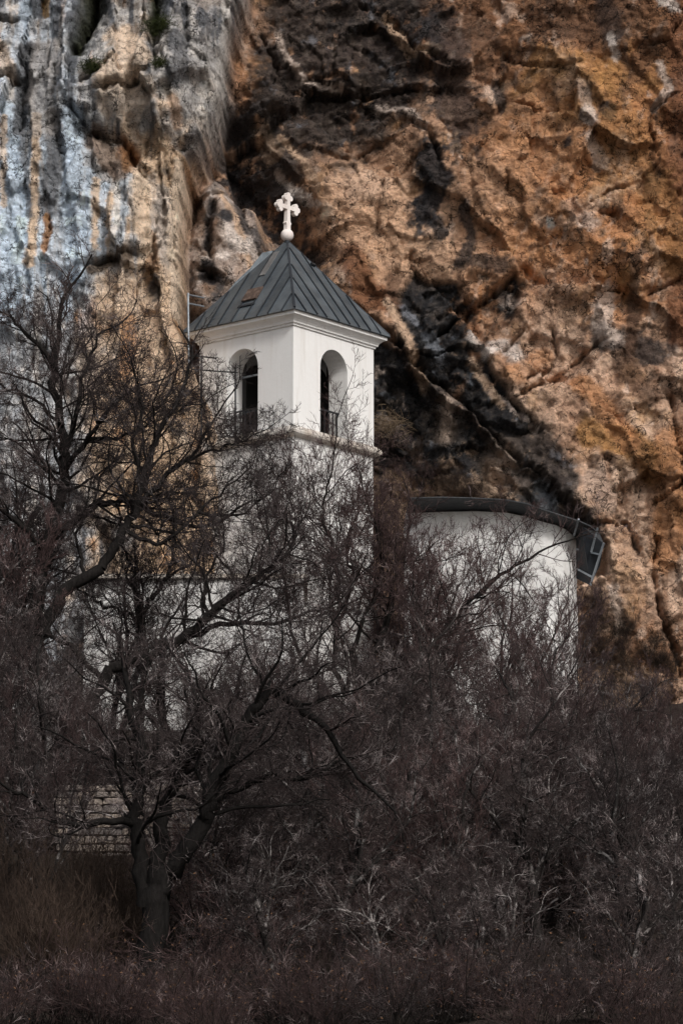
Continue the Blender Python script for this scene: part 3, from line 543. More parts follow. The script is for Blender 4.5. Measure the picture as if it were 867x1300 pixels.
def belfry():
    for k, nm in enumerate(('front', 'side', 'back', 'far')):
        rotm = Matrix.Rotation(k * math.pi / 2, 3, 'Z')
        V = []; Fs = []
        def add(x, d, z): V.append(tl(tuple(rotm @ Vector((x, -HALF + d, 0)))[:2] + (z,))); return len(V) - 1
        CX = -0.17 if k == 3 else 0.0; ap = [(x + CX, z) for x, z in arch_pts()]
        def wall(d, ext, off=0.0):
            a = [add(x, d, z) for x, z in ap]; t = [add(x, d, Z_TOP) for x, z in ap]
            for i in range(1, len(ap) - 2): Fs.append((a[i], a[i + 1], t[i + 1], t[i]))
            for s, i0, i1 in ((-1, 0, 1), (1, len(ap) - 1, len(ap) - 2)):
                e0 = add(s * ext, d, ZA0 - 0.03); e1 = add(s * ext, d, SPR); e2 = add(s * ext, d, Z_TOP); b0 = add(s * AR + CX, d, ZA0 - 0.03)
                Fs.append((e0, b0, a[i0], a[i1], e1)); Fs.append((e1, a[i1], t[i1], e2))
            return a
        ao = wall(0.0, HALF); ai = wall(THK, HALF - THK)
        for i in range(len(ap) - 1): Fs.append((ao[i], ao[i + 1], ai[i + 1], ai[i]))
        s0 = add(CX - AR, 0, ZA0); s1 = add(CX + AR, 0, ZA0); s2 = add(CX + AR, THK, ZA0); s3 = add(CX - AR, THK, ZA0); Fs.append((s0, s1, s2, s3))
        link('wall', mesh_from('wall', V, Fs), M['plaster'], tower)
        # railing standing in the middle of the reveal
        if k in (0, 3):
            dep = 0.42
            def lp(x, z): return tl(tuple(rotm @ Vector((x + CX, -HALF + dep, 0)))[:2] + (z,))
            rl = MB().bar(lp(-AR, ZA0 + 0.97), lp(AR, ZA0 + 0.97), 0.055).build('railing', M['iron'], tower)
            MB().bar(lp(-AR, ZA0 + 0.10), lp(AR, ZA0 + 0.10), 0.035).build('rail', M['iron'], rl)
            for x in np.linspace(-AR + 0.06, AR - 0.06, 7):
                MB().bar(lp(x, ZA0), lp(x, ZA0 + 0.97), 0.034).build('baluster', M['iron'], rl)
        if k in (1, 2):  # added panels close the back arches to keep the interior dark
            MB().slab([tl(tuple(rotm @ Vector((x * 1.02, -HALF + THK + 0.02, 0)))[:2] + (z,)) for x, z in ap], rotm @ Vector((0, -0.08, 0))).build('blackout_panel', M['inside_shade'], tower)
        if k == 3:
            dep2 = THK - 0.05
            def lq(x, z): return tl(tuple(rotm @ Vector((x + CX, -HALF + dep2, 0)))[:2] + (z,))
            fr = MB().bar(lq(AR - 0.07, ZA0), lq(AR - 0.07, SPR + 0.2), 0.11).build('door_frame', M['iron'], tower)
            for zz in (1.0, 2.25):
                MB().bar(lq(-AR + 0.05, ZA0 + zz), lq(AR - 0.12, ZA0 + zz), 0.06).build('crossbar', M['steel'] if zz > 2 else M['iron'], fr)
    h = HALF - THK + 0.003
    square_sweep([(0.01, ZA0 + 0.0), (HALF - 0.1, ZA0 - 0.004)], 'floor', M['inside_shade'])
    # dark lining added as interior shade over the four inner piers and the ceiling
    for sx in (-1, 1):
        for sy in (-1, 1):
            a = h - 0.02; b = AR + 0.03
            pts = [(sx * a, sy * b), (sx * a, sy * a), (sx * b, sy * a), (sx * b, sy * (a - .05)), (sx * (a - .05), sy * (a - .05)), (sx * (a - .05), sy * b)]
            MB().slab([tl((x, y, ZA0 + 0.01)) for x, y in pts], (0, 0, Z_TOP - ZA0 - 0.15)).build('pier_shade_lining', M['inside_shade'], tower)
    MB().box(tl((0, 0, Z_TOP - 0.08)), Vector((1, 0, 0)), Vector((0, 1, 0)), UP, h - .01, h - .01, 0.06).build('ceiling', M['inside_shade'], tower)
belfry()
# cornice: fillet, cove, crown and drip edge
EV = HALF + 0.40
square_sweep([(HALF - 0.03, Z_TOP - 0.05), (HALF + 0.05, Z_TOP - 0.045), (HALF + 0.06, Z_TOP + 0.03), (HALF + 0.11, Z_TOP + 0.035), (HALF + 0.12, Z_TOP + 0.09), (HALF + 0.16, Z_TOP + 0.15), (HALF + 0.24, Z_TOP + 0.22), (HALF + 0.32, Z_TOP + 0.255),
              (HALF + 0.335, Z_TOP + 0.26), (HALF + 0.34, Z_TOP + 0.355), (HALF + 0.37, Z_TOP + 0.36), (HALF + 0.37, Z_TOP + 0.405), (HALF - 0.3, Z_TOP + 0.41)], 'cornice', M['plaster'])
# rounded weathered ledge below the belfry
zl = Z_SILL
square_sweep([(HALF - 0.02, zl + 0.06), (HALF + 0.05, zl + 0.03), (HALF + 0.13, zl - 0.03), (HALF + 0.19, zl - 0.10), (HALF + 0.215, zl - 0.17), (HALF + 0.20, zl - 0.24), (HALF + 0.13, zl - 0.30), (HALF + 0.06, zl - 0.33), (HALF - 0.02, zl - 0.34)], 'ledge', M['ledge'])
def lower_shaft():
    zs = list(np.arange(TZ0, zl - 0.3, 0.3)) + [zl - 0.3]; per = 16; V = []; Fs = []
    rg = np.random.default_rng(4)
    ring = []
    for s in range(4):
        c = [(-1, -1), (1, -1), (1, 1), (-1, 1)]; a = c[s]; b = c[(s + 1) % 4]
        for k in range(per): t = k / per; ring.append((a[0] + (b[0] - a[0]) * t, a[1] + (b[1] - a[1]) * t))
    for z in zs:
        for (x, y) in ring:
            g = 1 + 0.012 * (rg.random() - .5); V.append(tl((x * (HALF - 0.015) * g, y * (HALF - 0.015) * g, z)))
    n = len(ring)
    for i in range(len(zs) - 1):
        for k in range(n): j = (k + 1) % n; Fs.append((i * n + k, i * n + j, (i + 1) * n + j, (i + 1) * n + k))
    link('lower_shaft', mesh_from('lower_shaft', V, Fs), M['rough_plaster'], tower)
lower_shaft()
# pyramid roof of standing seam panels
ZE = Z_TOP + 0.42; RH = 3.36; rg = np.random.default_rng(9)
def pyramid():
    top = tl((0, 0, ZE + RH)); cr = [tl((sx * EV, sy * EV, ZE)) for sx, sy in ((-1, -1), (1, -1), (1, 1), (-1, 1))]
    inn = Vector((0, 0, -0.06))
    roof = link('roof', mesh_from('roof', [c + inn for c in cr] + [top + inn * 2.2], [(0, 1, 4), (1, 2, 4), (2, 3, 4), (3, 0, 4), (3, 2, 1, 0)]), M['seam'], tower)
    for k in range(4):
        a, b = cr[k], cr[(k + 1) % 4]; mid = (a + b) / 2; slope = (top - mid); e = b - a
        nrm = e.cross(slope).normalized()
        if nrm.z < 0: nrm = -nrm
        def P(s, h, o=0.0): return a + e * s + slope * h + nrm * o
        hm = lambda s: min(2 * s, 2 * (1 - s))
        nP = 9; ss = [0] + [min(.985, max(.015, (i + 0.0) / nP + 0.006 * rg.standard_normal())) for i in range(1, nP)] + [1]
        for i in range(nP):
            s0, s1 = ss[i], ss[i + 1]; o = 0.012 * rg.random(); pts = [P(s0, -0.012, o), P(s1, -0.012, o)]
            if hm(s1) > 1e-6: pts.append(P(s1, hm(s1), o + 0.006 * rg.standard_normal()))
            if s0 < 0.5 < s1: pts.append(P(.5, 1.0, o))
            if hm(s0) > 1e-6: pts.append(P(s0, hm(s0), o))
            pale = (k == 3 and i == 4)
            MB().slab(pts, nrm * -0.03).build('roof_panel', M['roof'], roof)
        for s in ss[1:-1]:
            if hm(s) > 0.08:
                MB().bar(P(s, -0.01, 0.03), P(s, hm(s) - 0.02, 0.03), 0.032, nrm, 0.05).build('seam', M['seam'], roof)
        MB().bar(a + UP * 0.02, top + UP * -0.02, 0.07, UP, 0.05).build('hip_cap', M['seam'], roof)
        if k == 3:   # rusty hatch and a pale worn strip beside it on the left slope
            c0 = P(0.50, 0.30, 0.06); sd_ = slope.normalized(); ed_ = e.normalized()
            hat = MB().box(c0, ed_, sd_, nrm, 0.33, 0.30, 0.03).build('hatch', M['rust'], roof)
            MB().box(P(0.475, 0.70, 0.035), ed_, sd_, nrm, 0.13, 0.62, 0.012).build('worn_strip', M['pale_metal'], roof)
            MB().box(P(0.50, 0.17, 0.04), ed_, sd_, nrm, 0.36, 0.05, 0.02).build('flashing', M['seam'], roof)
        if k == 0:
            MB().box(P(0.60, 0.72, 0.05), e.normalized(), slope.normalized(), nrm, 0.10, 0.05, 0.05).build('bracket', M['iron'], roof)
    # saddle roof joining the pyramid to the rock behind
    w2l = lambda px, py, Y: Matrix.Rotation(-A50, 3, 'Z') @ (at(px, py, Y) - Vector((BASE.x, BASE.y, TZ0)))
    pts = [w2l(246, 421, YC + 3.2), w2l(300, 357, YC + 3.2), w2l(318, 340, YC + 3.2), w2l(333, 321, YC + 3.2), w2l(346, 318, YC + 3.2), w2l(346, 380, YC + 3.2)]
    MB().slab(pts, Vector((1.3, 0.1, 0.05))).build('saddle_roof', M['roof'], roof)
    # ball and budded cross
    bz = ZE + RH + 0.17
    bm = bmesh.new(); bmesh.ops.create_uvsphere(bm, u_segments=24, v_segments=16, radius=0.225)
    me = bpy.data.meshes.new('ball'); bm.to_mesh(me); bm.free(); me.shade_smooth()
    bo = link('finial_ball', me, M['cross'], tower); bo.location = tl((0, 0, bz))
    MB().rod(tl((0, 0, bz - 0.32)), tl((0, 0, bz - 0.17)), 0.10, 16).build('finial_collar', M['seam'], tower)
    zb = bz + 0.19; th = 0.075
    pf = []
    def arm(dirv, L, wd):      # outline of one arm with a trefoil bud, walking anticlockwise
        d = Vector((dirv[0], dirv[1])); nrm2 = Vector((-d.y, d.x)); o = []
        o.append(d * wd - nrm2 * wd); o.append(d * (L - 0.22) - nrm2 * wd)
        for cx, cy, r, a0, a1 in ((L - 0.16, -0.12, 0.095, -200, 20), (L - 0.06, 0.0, 0.10, -75, 75), (L - 0.16, 0.12, 0.095, -20, 200)):
            for t in np.linspace(a0, a1, 9):
                q = d * (cx + r * math.cos(R(t))) + nrm2 * (cy + r * math.sin(R(t))); o.append(q)
        o.append(d * (L - 0.22) + nrm2 * wd); return o
    cz = zb + 0.80
    V = []; Fs = []
    def ext(poly, nm):
        return MB().slab([tl((q.x, -th, cz + q.y)) for q in poly], (0, 2 * th, 0)).build(nm, M['cross'], None)
    out = arm((1, 0), 0.56, 0.075) + arm((0, 1), 0.50, 0.075) + arm((-1, 0), 0.56, 0.075)
    out += [Vector((-0.075, -0.075)), Vector((-0.085, -0.50)), Vector((-0.14, -0.56)), Vector((-0.10, -0.63)), Vector((-0.10, -0.86)), Vector((0.10, -0.86)), Vector((0.10, -0.63)), Vector((0.14, -0.56)), Vector((0.085, -0.50))]
    cs = ext(out, 'cross'); cs.parent = tower
    return roof
pyramid()

# ------------------------------------------------------------------ lower white building with a dark canopy, right of the tower
def right_building():
    Yw = 122.5
    top = [(515, 652, .8), (560, 650, .4), (605, 649, .2), (645, 651, .1), (668, 656, 0), (690, 663, 0), (706, 667, .1), (718, 672, .3), (726, 679, .6), (731, 687, 1.1)]
    base = at(650, 900, Yw); g0 = float(ground_z(base.x, Yw)) - 1.0
    b = empty('white_building', (base.x, Yw, g0))
    tag(b, 'low rough white building with curved end wall under a dark canopy, beside the bell tower', 'building')
    off = Vector(b.location)
    P = [at(x, y, Yw + d) - off for x, y, d in top]
    nz = 14; rows = []
    rg = np.random.default_rng(3)
    for i in range(nz):
        t = i / (nz - 1); rows.append([Vector((p.x + 0.02 * rg.standard_normal() * (j not in (0,)), p.y + 0.02 * rg.standard_normal(), p.z * (1 - t))) for j, p in enumerate(P)])
    m = MB(); m.quadsheet(rows)
    # returning side wall and top
    back = [Vector((p.x - 0.05, p.y + 3.5, p.z)) for p in P]
    m.quadsheet([P, back])
    m.quadsheet([[r[-1] for r in rows], [Vector((r[-1].x - 0.05, r[-1].y + 3.5, r[-1].z)) for r in rows]])
    m.quadsheet([[r[0] for r in rows], [Vector((r[0].x, r[0].y + 3.5, r[0].z)) for r in rows]])
    m.build('wall', M['rough_plaster'], b)
    outer = [(520, 633), (560, 632), (600, 633), (640, 635), (668, 640), (690, 648), (712, 655), (734, 662), (750, 669), (761, 680)]
    O = [at(x, y, Yw - 0.75 + 0.12 * max(0, k - 5)) - off for k, (x, y) in enumerate(outer)]
    inner = [p + Vector((0, 0.05, 0.03)) for p in P]
    can = MB().quadsheet([inner, [(a + c) / 2 for a, c in zip(inner, O)], O]).quadsheet([O, [o + Vector((0, 0.02, 0.035)) for o in O], [q + Vector((0, 4.5, 0.55)) for q in inner]]).build('canopy', M['canopy'], b)
    ML = MB()
    for k in range(len(O) - 1): ML.bar(O[k] + Vector((0, -0.01, 0.02)), O[k + 1] + Vector((0, -0.01, 0.02)), 0.03)
    ML.build('canopy_edge', M['iron'], can)
    # panel hanging round the corner with pale battens
    q = lambda x, y, d=0.0: at(x, y, Yw - 0.1 + d) - off
    pl = MB().slab([q(731, 684, .6), q(738, 668, -.2), q(760, 676, -.2), q(766, 690, -.2), q(761, 718, .1), q(749, 743, .4), q(731, 734, .9)], (0, 0.04, 0)).build('side_panel', M['canopy'], can)
    for (x0, y0, d0, x1, y1, d1) in ((734, 659, -.45, 728, 680, .2), (758, 670, -.3, 750, 701, 0), (731, 697, .55, 761, 704, -.12), (766, 689, -.25, 749, 743, .3), (732, 722, .75, 752, 733, .25)):
        MB().bar(q(x0, y0, d0 - .08), q(x1, y1, d1 - .08), 0.055).build('batten', M['steel'], can)
right_building()
# ------------------------------------------------------------------ low annex wall left of the tower
def annex():
    Yw = 121.5; c = at(240, 900, Yw); g0 = float(ground_z(c.x, Yw)) - 1.0
    b = empty('annex_building', (c.x, Yw, g0)); off = Vector(b.location)
    tag(b, 'low weathered white annex wall half hidden by branches below the bell tower', 'building')
    L = at(108, 735, Yw + 0.3) - off; Rr = at(385, 735, Yw) - off; m = MB()
    V0 = [Vector((L.x, L.y, 0)), Vector((Rr.x, Rr.y, 0)), Vector((Rr.x, Rr.y + 4, 0)), Vector((L.x, L.y + 4, 0))]
    m.slab(V0, (0, 0, L.z)).build('wall', M['rough_plaster'], b)
    MB().box((L + Rr) / 2 + Vector((0, 1.95, 0.07)), Vector((1, 0, 0)), Vector((0, 1, 0)), UP, (Rr.x - L.x) / 2 + 0.12, 2.12, 0.068).build('coping', M['ledge'], b)
annex()
# ------------------------------------------------------------------ steel poles beside the rock
def poles():
    c = at(240, 452, YC + 1.2); b = empty('steel_pole', tuple(c)); off = c
    tag(b, 'thin galvanised pole with two short arms against the grey rock', 'pole')
    MB().rod(at(240, 470, YC + 1.2) - off, at(239, 372, YC + 1.2) - off, 0.035).build('post', M['steel'], b)
    for y in (374, 385): MB().rod(at(239, y, YC + 1.2) - off, at(259, y + 4, YC + 1.9) - off, 0.03).build('arm', M['steel'], b)
    c = at(256, 560, YC + 1.4); b = empty('scaffold_frame', tuple(c)); off = c
    tag(b, 'dark scaffold tubes in front of the arched opening facing the grey rock', 'scaffold')
    MB().rod(Vector((0, 0, -0.4)), at(256, 452, YC + 1.4) - off, 0.03).build('upright', M['iron'], b)
    MB().rod(at(299, 560, YC + 1.0) - off, at(299, 468, YC + 1.0) - off, 0.03).build('upright', M['iron'], b)
    for y in (455, 473): MB().rod(at(243, y - 4, YC + 1.4) - off, at(301 if y > 460 else 275, y, YC + 1.0) - off, 0.025).build('ledger', M['iron'], b)
poles()
# ------------------------------------------------------------------ dry stone terrace wall low in the thicket
def terrace():
    Yw = 101.0; rg = np.random.default_rng(17)
    p0 = at(75, 1112, Yw); p1 = at(300, 1112, Yw); z0 = min(p0.z, float(ground_z(p0.x, Yw)) - .2)
    b = empty('terrace_wall', (p0.x, Yw, z0)); tag(b, 'pale dry stone terrace wall of small courses behind the forked dark trunk', 'stone wall')
    Wd = p1.x - p0.x; H = at(100, 1000, Yw).z - z0
    MB().box((Wd / 2, 0.42, H / 2 - 0.05), Vector((1, 0, 0)), Vector((0, 1, 0)), UP, Wd / 2, 0.25, H / 2 - .02).build('core', M['ground'], b)
    protos = []
    for k in range(8):
        bm = bmesh.new(); bmesh.ops.create_cube(bm, size=1.0)
        bmesh.ops.bevel(bm, geom=list(bm.edges), offset=0.12, segments=1, affect='EDGES')
        for v in bm.verts: v.co += Vector(rg.normal(0, 0.035, 3))
        me = bpy.data.meshes.new('stone'); bm.to_mesh(me); bm.free(); me.materials.append(M['stone']); protos.append(me)
    z = 0.0
    while z < H - 0.1:
        h = rg.uniform(0.17, 0.26); x = -rg.uniform(0, .2)
        while x < Wd:
            wd = rg.uniform(0.24, 0.55); o = link('stone', protos[rg.integers(8)], None, b)
            o.location = (x + wd / 2, rg.normal(0, 0.025) + .02, z + h / 2 + rg.normal(0, .008)); o.scale = (wd * .94, 0.4, h * .90); o.rotation_euler = (0, rg.normal(0, .025), 0)
            x += wd
        z += h
terrace()

# ------------------------------------------------------------------ bare trees
def nrmz(a): return a / np.maximum(np.linalg.norm(a, axis=-1, keepdims=True), 1e-9)
def grow(rg, S, D, L, Rd, nseg, wander, up, tip):
    n = len(S); P = np.zeros((n, nseg + 1, 3)); P[:, 0] = S; d = nrmz(D)
    for k in range(nseg):
        d = nrmz(d + wander * rg.standard_normal((n, 3)) + np.array((0, 0, up)))
        P[:, k + 1] = P[:, k] + d * (L / nseg)[:, None]
    t = np.linspace(0, 1, nseg + 1)[None]
    return P, Rd[:, None] * (1 - (1 - tip) * t)
def kids(rg, P, Rr, L, k, t0, ang, ratio, rr, rmin, lmin=0.0):
    n, m = P.shape[:2]; nseg = m - 1
    t = (t0 + (1 - t0) * (np.arange(k)[None] + rg.random((n, k))) / k).clip(0, 0.999); f = t * nseg; i = f.astype(int); fr = f - i
    r = np.arange(n)[:, None]; a = P[r, i]; b = P[r, i + 1]; S = a + (b - a) * fr[..., None]; T = nrmz(b - a)
    Rp = Rr[r, i] * (1 - fr) + Rr[r, i + 1] * fr
    rv = rg.standard_normal((n, k, 3)); pr = nrmz(rv - (rv * T).sum(-1, keepdims=True) * T)
    an = ang * (0.75 + 0.5 * rg.random((n, k)))
    D = T * np.cos(an)[..., None] + pr * np.sin(an)[..., None]
    Lc = (L[:, None] * ratio * (1.15 - 0.6 * t) * (0.65 + 0.7 * rg.random((n, k)))).clip(lmin, None)
    Rc = np.maximum(Rp * rr, rmin)
    return S.reshape(-1, 3), D.reshape(-1, 3), Lc.ravel(), Rc.ravel()
def tubes(P, Rr, sides, point=False):
    """tubes for a batch of polylines; returns V, Q, T"""
    n, m = P.shape[:2]; Tg = np.empty_like(P); Tg[:, 1:-1] = P[:, 2:] - P[:, :-2]; Tg[:, 0] = P[:, 1] - P[:, 0]; Tg[:, -1] = P[:, -1] - P[:, -2]
    Tg = nrmz(Tg); ref = np.where(np.abs(Tg[:, :1, 2:3]) > 0.8, np.array([[[1.0, 0, 0]]]), np.array([[[0, 0, 1.0]]]))
    a = nrmz(np.cross(Tg, ref)); b = np.cross(Tg, a); th = 2 * np.pi * np.arange(sides) / sides
    ringn = m - 1 if point else m
    V = P[:, :ringn, None] + Rr[:, :ringn, None, None] * (a[:, :ringn, None] * np.cos(th)[:, None] + b[:, :ringn, None] * np.sin(th)[:, None])
    V = V.reshape(n, -1, 3); per = ringn * sides
    if point: V = np.concatenate([V, P[:, -1:]], 1); per += 1
    k = np.arange(ringn - 1)[:, None] * sides; s = np.arange(sides)[None]; s2 = (s + 1) % sides
    q = np.stack([k + s, k + s2, k + sides + s2, k + sides + s], -1).reshape(-1, 4)
    base = (np.arange(n) * per)[:, None, None]
    Q = (base + q[None]).reshape(-1, 4); T = np.zeros((0, 3), int)
    if point:
        l = (ringn - 1) * sides; tt = np.stack([l + s[0], l + s2[0], np.full(sides, per - 1)], -1); T = (base + tt[None]).reshape(-1, 3)
    return V.reshape(-1, 3), Q, T
def join(parts):
    Vs, Qs, Ts, b = [], [], [], 0
    for V, Q, T in parts: Vs.append(V); Qs.append(Q + b); Ts.append(T + b); b += len(V)
    return np.concatenate(Vs), np.concatenate(Qs), np.concatenate(Ts)
def catmull(P, sub):
    P = np.array(P, float); E = np.vstack([2 * P[0] - P[1], P, 2 * P[-1] - P[-2]]); o = []
    for i in range(1, len(E) - 2):
        for t in np.arange(sub) / sub:
            a, b, c, d = E[i - 1], E[i], E[i + 1], E[i + 2]
            o.append(0.5 * (2 * b + (c - a) * t + (2 * a - 5 * b + 4 * c - d) * t * t + (-a + 3 * b - 3 * c + d) * t ** 3))
    o.append(P[-1]); return np.array(o)
TRI = [0]
def crown_from(rg, limbs, dens=1.0, up=0.05, spread=0.85, twl=1.0, rmin=0.0056, lv=(5, 7, 7, 6)):
    """limbs: list of (P (m,3), R (m,)) ; returns trunk parts and crown parts"""
    tp, cp = [], []
    S, D, L, Rd = [], [], [], []
    for P, Rr in limbs:
        tp.append(tubes(P[None], Rr[None], 9))
        Lw = np.linalg.norm(np.diff(P, axis=0), axis=1).sum()
        if Rr[-1] > 0.135: continue                       # bare main stem
        k = max(3, int(round(lv[0] * Lw / 2.2)))
        s, d, l, r = kids(rg, P[None], Rr[None], np.array([max(Lw, 1.8)]), k, 0.25, spread, 0.62, 0.42, 0.016)
        S.append(s); D.append(d); L.append(np.clip(l, 1.0, 2.8)); Rd.append(np.clip(r, .016, .05))
        # leader continuing from the limb tip
        S.append(P[-1:]); D.append((P[-1] - P[-2])[None]); L.append(np.array([max(1.0, 0.45 * Lw)])); Rd.append(Rr[-1:])
    S = np.concatenate(S); D = np.concatenate(D); L = np.concatenate(L); Rd = np.concatenate(Rd)
    P, Rr = grow(rg, S, D, L, Rd, 9, 0.20, up, 0.30); tp.append(tubes(P, Rr, 5))
    s, d, l, r = kids(rg, P, Rr, L, lv[1], 0.12, spread, 0.48, 0.5, 0.008); l = np.clip(l, 0.4, 1.4)
    P, Rr = grow(rg, s, d, l, r, 5, 0.22, up, 0.45); cp.append(tubes(P, Rr, 3))
    s, d, l, r = kids(rg, P, Rr, l, lv[2], 0.12, spread * .95, 0.52, 0.6, 0.006); l = np.clip(l, 0.22, 0.8) * twl
    P, Rr = grow(rg, s, d, l, r, 3, 0.22, up * 1.6, 0.6); cp.append(tubes(P, Rr, 3))
    s, d, l, r = kids(rg, P, Rr, l, max(1, int(lv[3] * dens)), 0.1, spread * .9, 0.6, 0.7, rmin); l = np.clip(l, 0.14, 0.5) * twl
    P, Rr = grow(rg, s, d, l, r, 2, 0.2, up * 2, 0.7); cp.append(tubes(P, Rr, 3, True))
    return tp, cp
def finish_tree(name, base, tp, cp, mt, mc):
    V, Q, T = join(tp); trunk = np_mesh('trunk', V - base, Q, T, True); trunk.materials.append(mt); TRI[0] += 2 * len(Q) + len(T)
    V, Q, T = join(cp); cr = np_mesh('crown', V - base, Q, T, True); cr.materials.append(mc); TRI[0] += 2 * len(Q) + len(T)
    e = empty(name, tuple(base)); link('trunk', trunk, None, e); link('crown', cr, None, e); return e
def hero(seed, base, limbs_px, label, name='oak_tree', mc='twig', group=None, mb='bark', **kw):
    """limbs_px: list of (Y, r0, r1, [(px,py,dY)...])"""
    rg = np.random.default_rng(seed); limbs = []
    for Y, r0, r1, pts in limbs_px:
        P = catmull([tuple(at(x, y, Y + d)) for x, y, d in pts], 5)
        P[1:-1] += 0.045 * rg.standard_normal((len(P) - 2, 3)); t = np.linspace(0, 1, len(P)); limbs.append((P, 0.70 * (r0 + (r1 - r0) * t)))
    tp, cp = crown_from(rg, limbs, **kw)
    e = finish_tree(name, np.array(base), tp, cp, M[mb], M[mc]); tag(e, label, 'tree', group); return e
def gz(px, Y):
    x = (px - 433.5) / F * Y * 1.02; return np.array((x, Y, float(ground_z(x, Y)) - 0.1))
def root(px, Y):     # pixel of the ground point below px at distance Y
    g = gz(px, Y); u, v = proj(g[0], g[1], g[2]); return (float(u), float(v), 0)

# A: big dark oak at the left with arching limbs
YA = 112.0
hero(101, gz(70, YA), [
    (YA, .42, .30, [root(75, YA), (62, 900, 0), (45, 800, 0), (52, 735, 0), (62, 690, 0)]),
    (YA, .30, .13, [(56, 712, 0), (70, 660, 0), (80, 618, .2), (84, 570, .4), (70, 500, .8), (72, 440, 1)]),
    (YA, .20, .09, [(64, 686, 0), (94, 661, -.3), (121, 641, -.6), (157, 637, -.8), (180, 646, -1), (238, 667, -1.4)]),
    (YA, .13, .05, [(82, 600, .2), (110, 560, -.5), (140, 520, -.8), (175, 490, -1.2)]),
    (YA, .13, .05, [(82, 580, .2), (95, 540, .7), (110, 470, 1.0), (132, 420, 1.2)]),
    (YA, .15, .06, [(58, 700, 0), (20, 660, -.6), (-30, 610, -1.0)]),
    (YA, .08, .04, [(110, 560, -.5), (150, 556, -.7), (190, 535, -.9), (222, 480, -1)]),
    (YA, .08, .04, [(82, 540, .4), (30, 500, .2), (-20, 480, 0)]),
    (YA, .12, .05, [(74, 470, .8), (40, 430, .6), (10, 400, .4)]),
    ], 'large dark gnarled tree with one long arching limb before the grey rock', lv=(7, 7, 7, 4), dens=1.0)
# E: second leaning trunk whose limbs cross the first
YE = 109.0
hero(102, gz(60, YE), [
    (YE, .34, .24, [root(20, YE), (30, 860, 0), (60, 790, 0), (88, 748, 0), (129, 722, 0)]),
    (YE, .22, .10, [(129, 722, 0), (155, 680, 0), (172, 651, .2), (182, 618, .4), (196, 560, .7), (225, 510, 1)]),
    (YE, .10, .04, [(180, 622, .4), (172, 570, .2), (182, 520, 0), (170, 470, -.2)]),
    (YE, .10, .04, [(160, 672, 0), (205, 690, -.5), (250, 650, -.6), (300, 610, -.5)]),
    (YE, .11, .04, [(176, 640, .2), (215, 600, .2), (250, 570, .5), (280, 520, .8)]),
    (YE, .07, .03, [(215, 600, .2), (262, 575, 0), (300, 566, -.2), (322, 552, -.3)]),
    (YE, .07, .03, [(250, 650, -.6), (300, 655, -.4), (345, 625, -.2)]),
    (YE, .09, .04, [(110, 732, 0), (100, 690, .5), (110, 640, .7)]),
    ], 'leaning dark tree whose trunk slants up to a fork beside the bell tower rock', lv=(7, 7, 7, 4), mc='twig')
# B: slim forked tree in front of the annex wall
YB = 113.0
hero(103, gz(180, YB), [
    (YB, .16, .11, [root(182, YB), (180, 880, 0), (181, 820, 0), (178, 785, 0)]),
    (YB, .09, .04, [(178, 790, 0), (150, 772, 0), (128, 768, -.1), (108, 752, -.2)]),
    (YB, .09, .035, [(178, 785, 0), (172, 750, .1), (168, 722, .2), (150, 690, .3)]),
    (YB, .11, .05, [(179, 783, 0), (196, 755, 0), (214, 728, 0), (222, 690, .2), (220, 650, .3)]),
    (YB, .07, .03, [(208, 735, 0), (240, 715, .2), (262, 690, .3)]),
    ], 'slim forked tree standing in front of the annex wall', lv=(4, 6, 6, 5))
# F: long thick limb running up to the right across the annex
YF = 106.0
hero(104, gz(100, YF), [
    (YF, .30, .24, [root(95, YF), (100, 960, 0), (112, 900, 0), (140, 848, 0)]),
    (YF, .23, .08, [(140, 848, 0), (200, 825, -.3), (245, 800, -.5), (275, 770, -.6), (310, 745, -.6), (350, 715, -.5), (372, 690, -.3)]),
    (YF, .13, .05, [(225, 812, -.4), (290, 790, .2), (350, 790, .5), (420, 770, .8)]),
    (YF, .12, .05, [(130, 862, 0), (90, 820, .4), (40, 800, .8), (-5, 770, 1)]),
    (YF, .09, .04, [(262, 785, -.5), (262, 740, 0), (285, 690, .2)]),
    ], 'dark tree with a thick limb stretching sideways across the annex wall', lv=(7, 7, 7, 4))
# C: central many stemmed tree in front of the tower shaft
YK = 112.0
hero(105, gz(450, YK), [
    (YK, .30, .20, [root(448, YK), (446, 950, 0), (452, 895, 0), (462, 860, 0)]),
    (YK, .18, .07, [(460, 870, 0), (478, 820, 0), (492, 790, .2), (500, 740, .4), (515, 690, .5)]),
    (YK, .13, .04, [(450, 900, 0), (428, 850, .3), (426, 790, .3), (432, 740, .2), (418, 690, .1), (410, 650, 0), (418, 610, 0)]),
    (YK, .11, .04, [(440, 880, 0), (455, 800, -.4), (478, 750, -.5), (486, 720, -.5), (470, 650, -.4)]),
    (YK, .17, .06, [(466, 872, 0), (510, 850, -.5), (545, 826, -.8), (570, 790, -1), (620, 745, -1.2), (660, 715, -1.2)]),
    (YK, .09, .035, [(428, 800, .3), (446, 740, .8), (440, 700, 1.0), (455, 640, 1.2)]),
    (YK, .10, .04, [(440, 900, 0), (400, 860, -.3), (370, 800, -.5), (360, 730, -.7), (340, 680, -.8)]),
    ], 'many stemmed grey tree standing before the white tower shaft', lv=(7, 7, 7, 4), mc='twig_red', up=0.09)
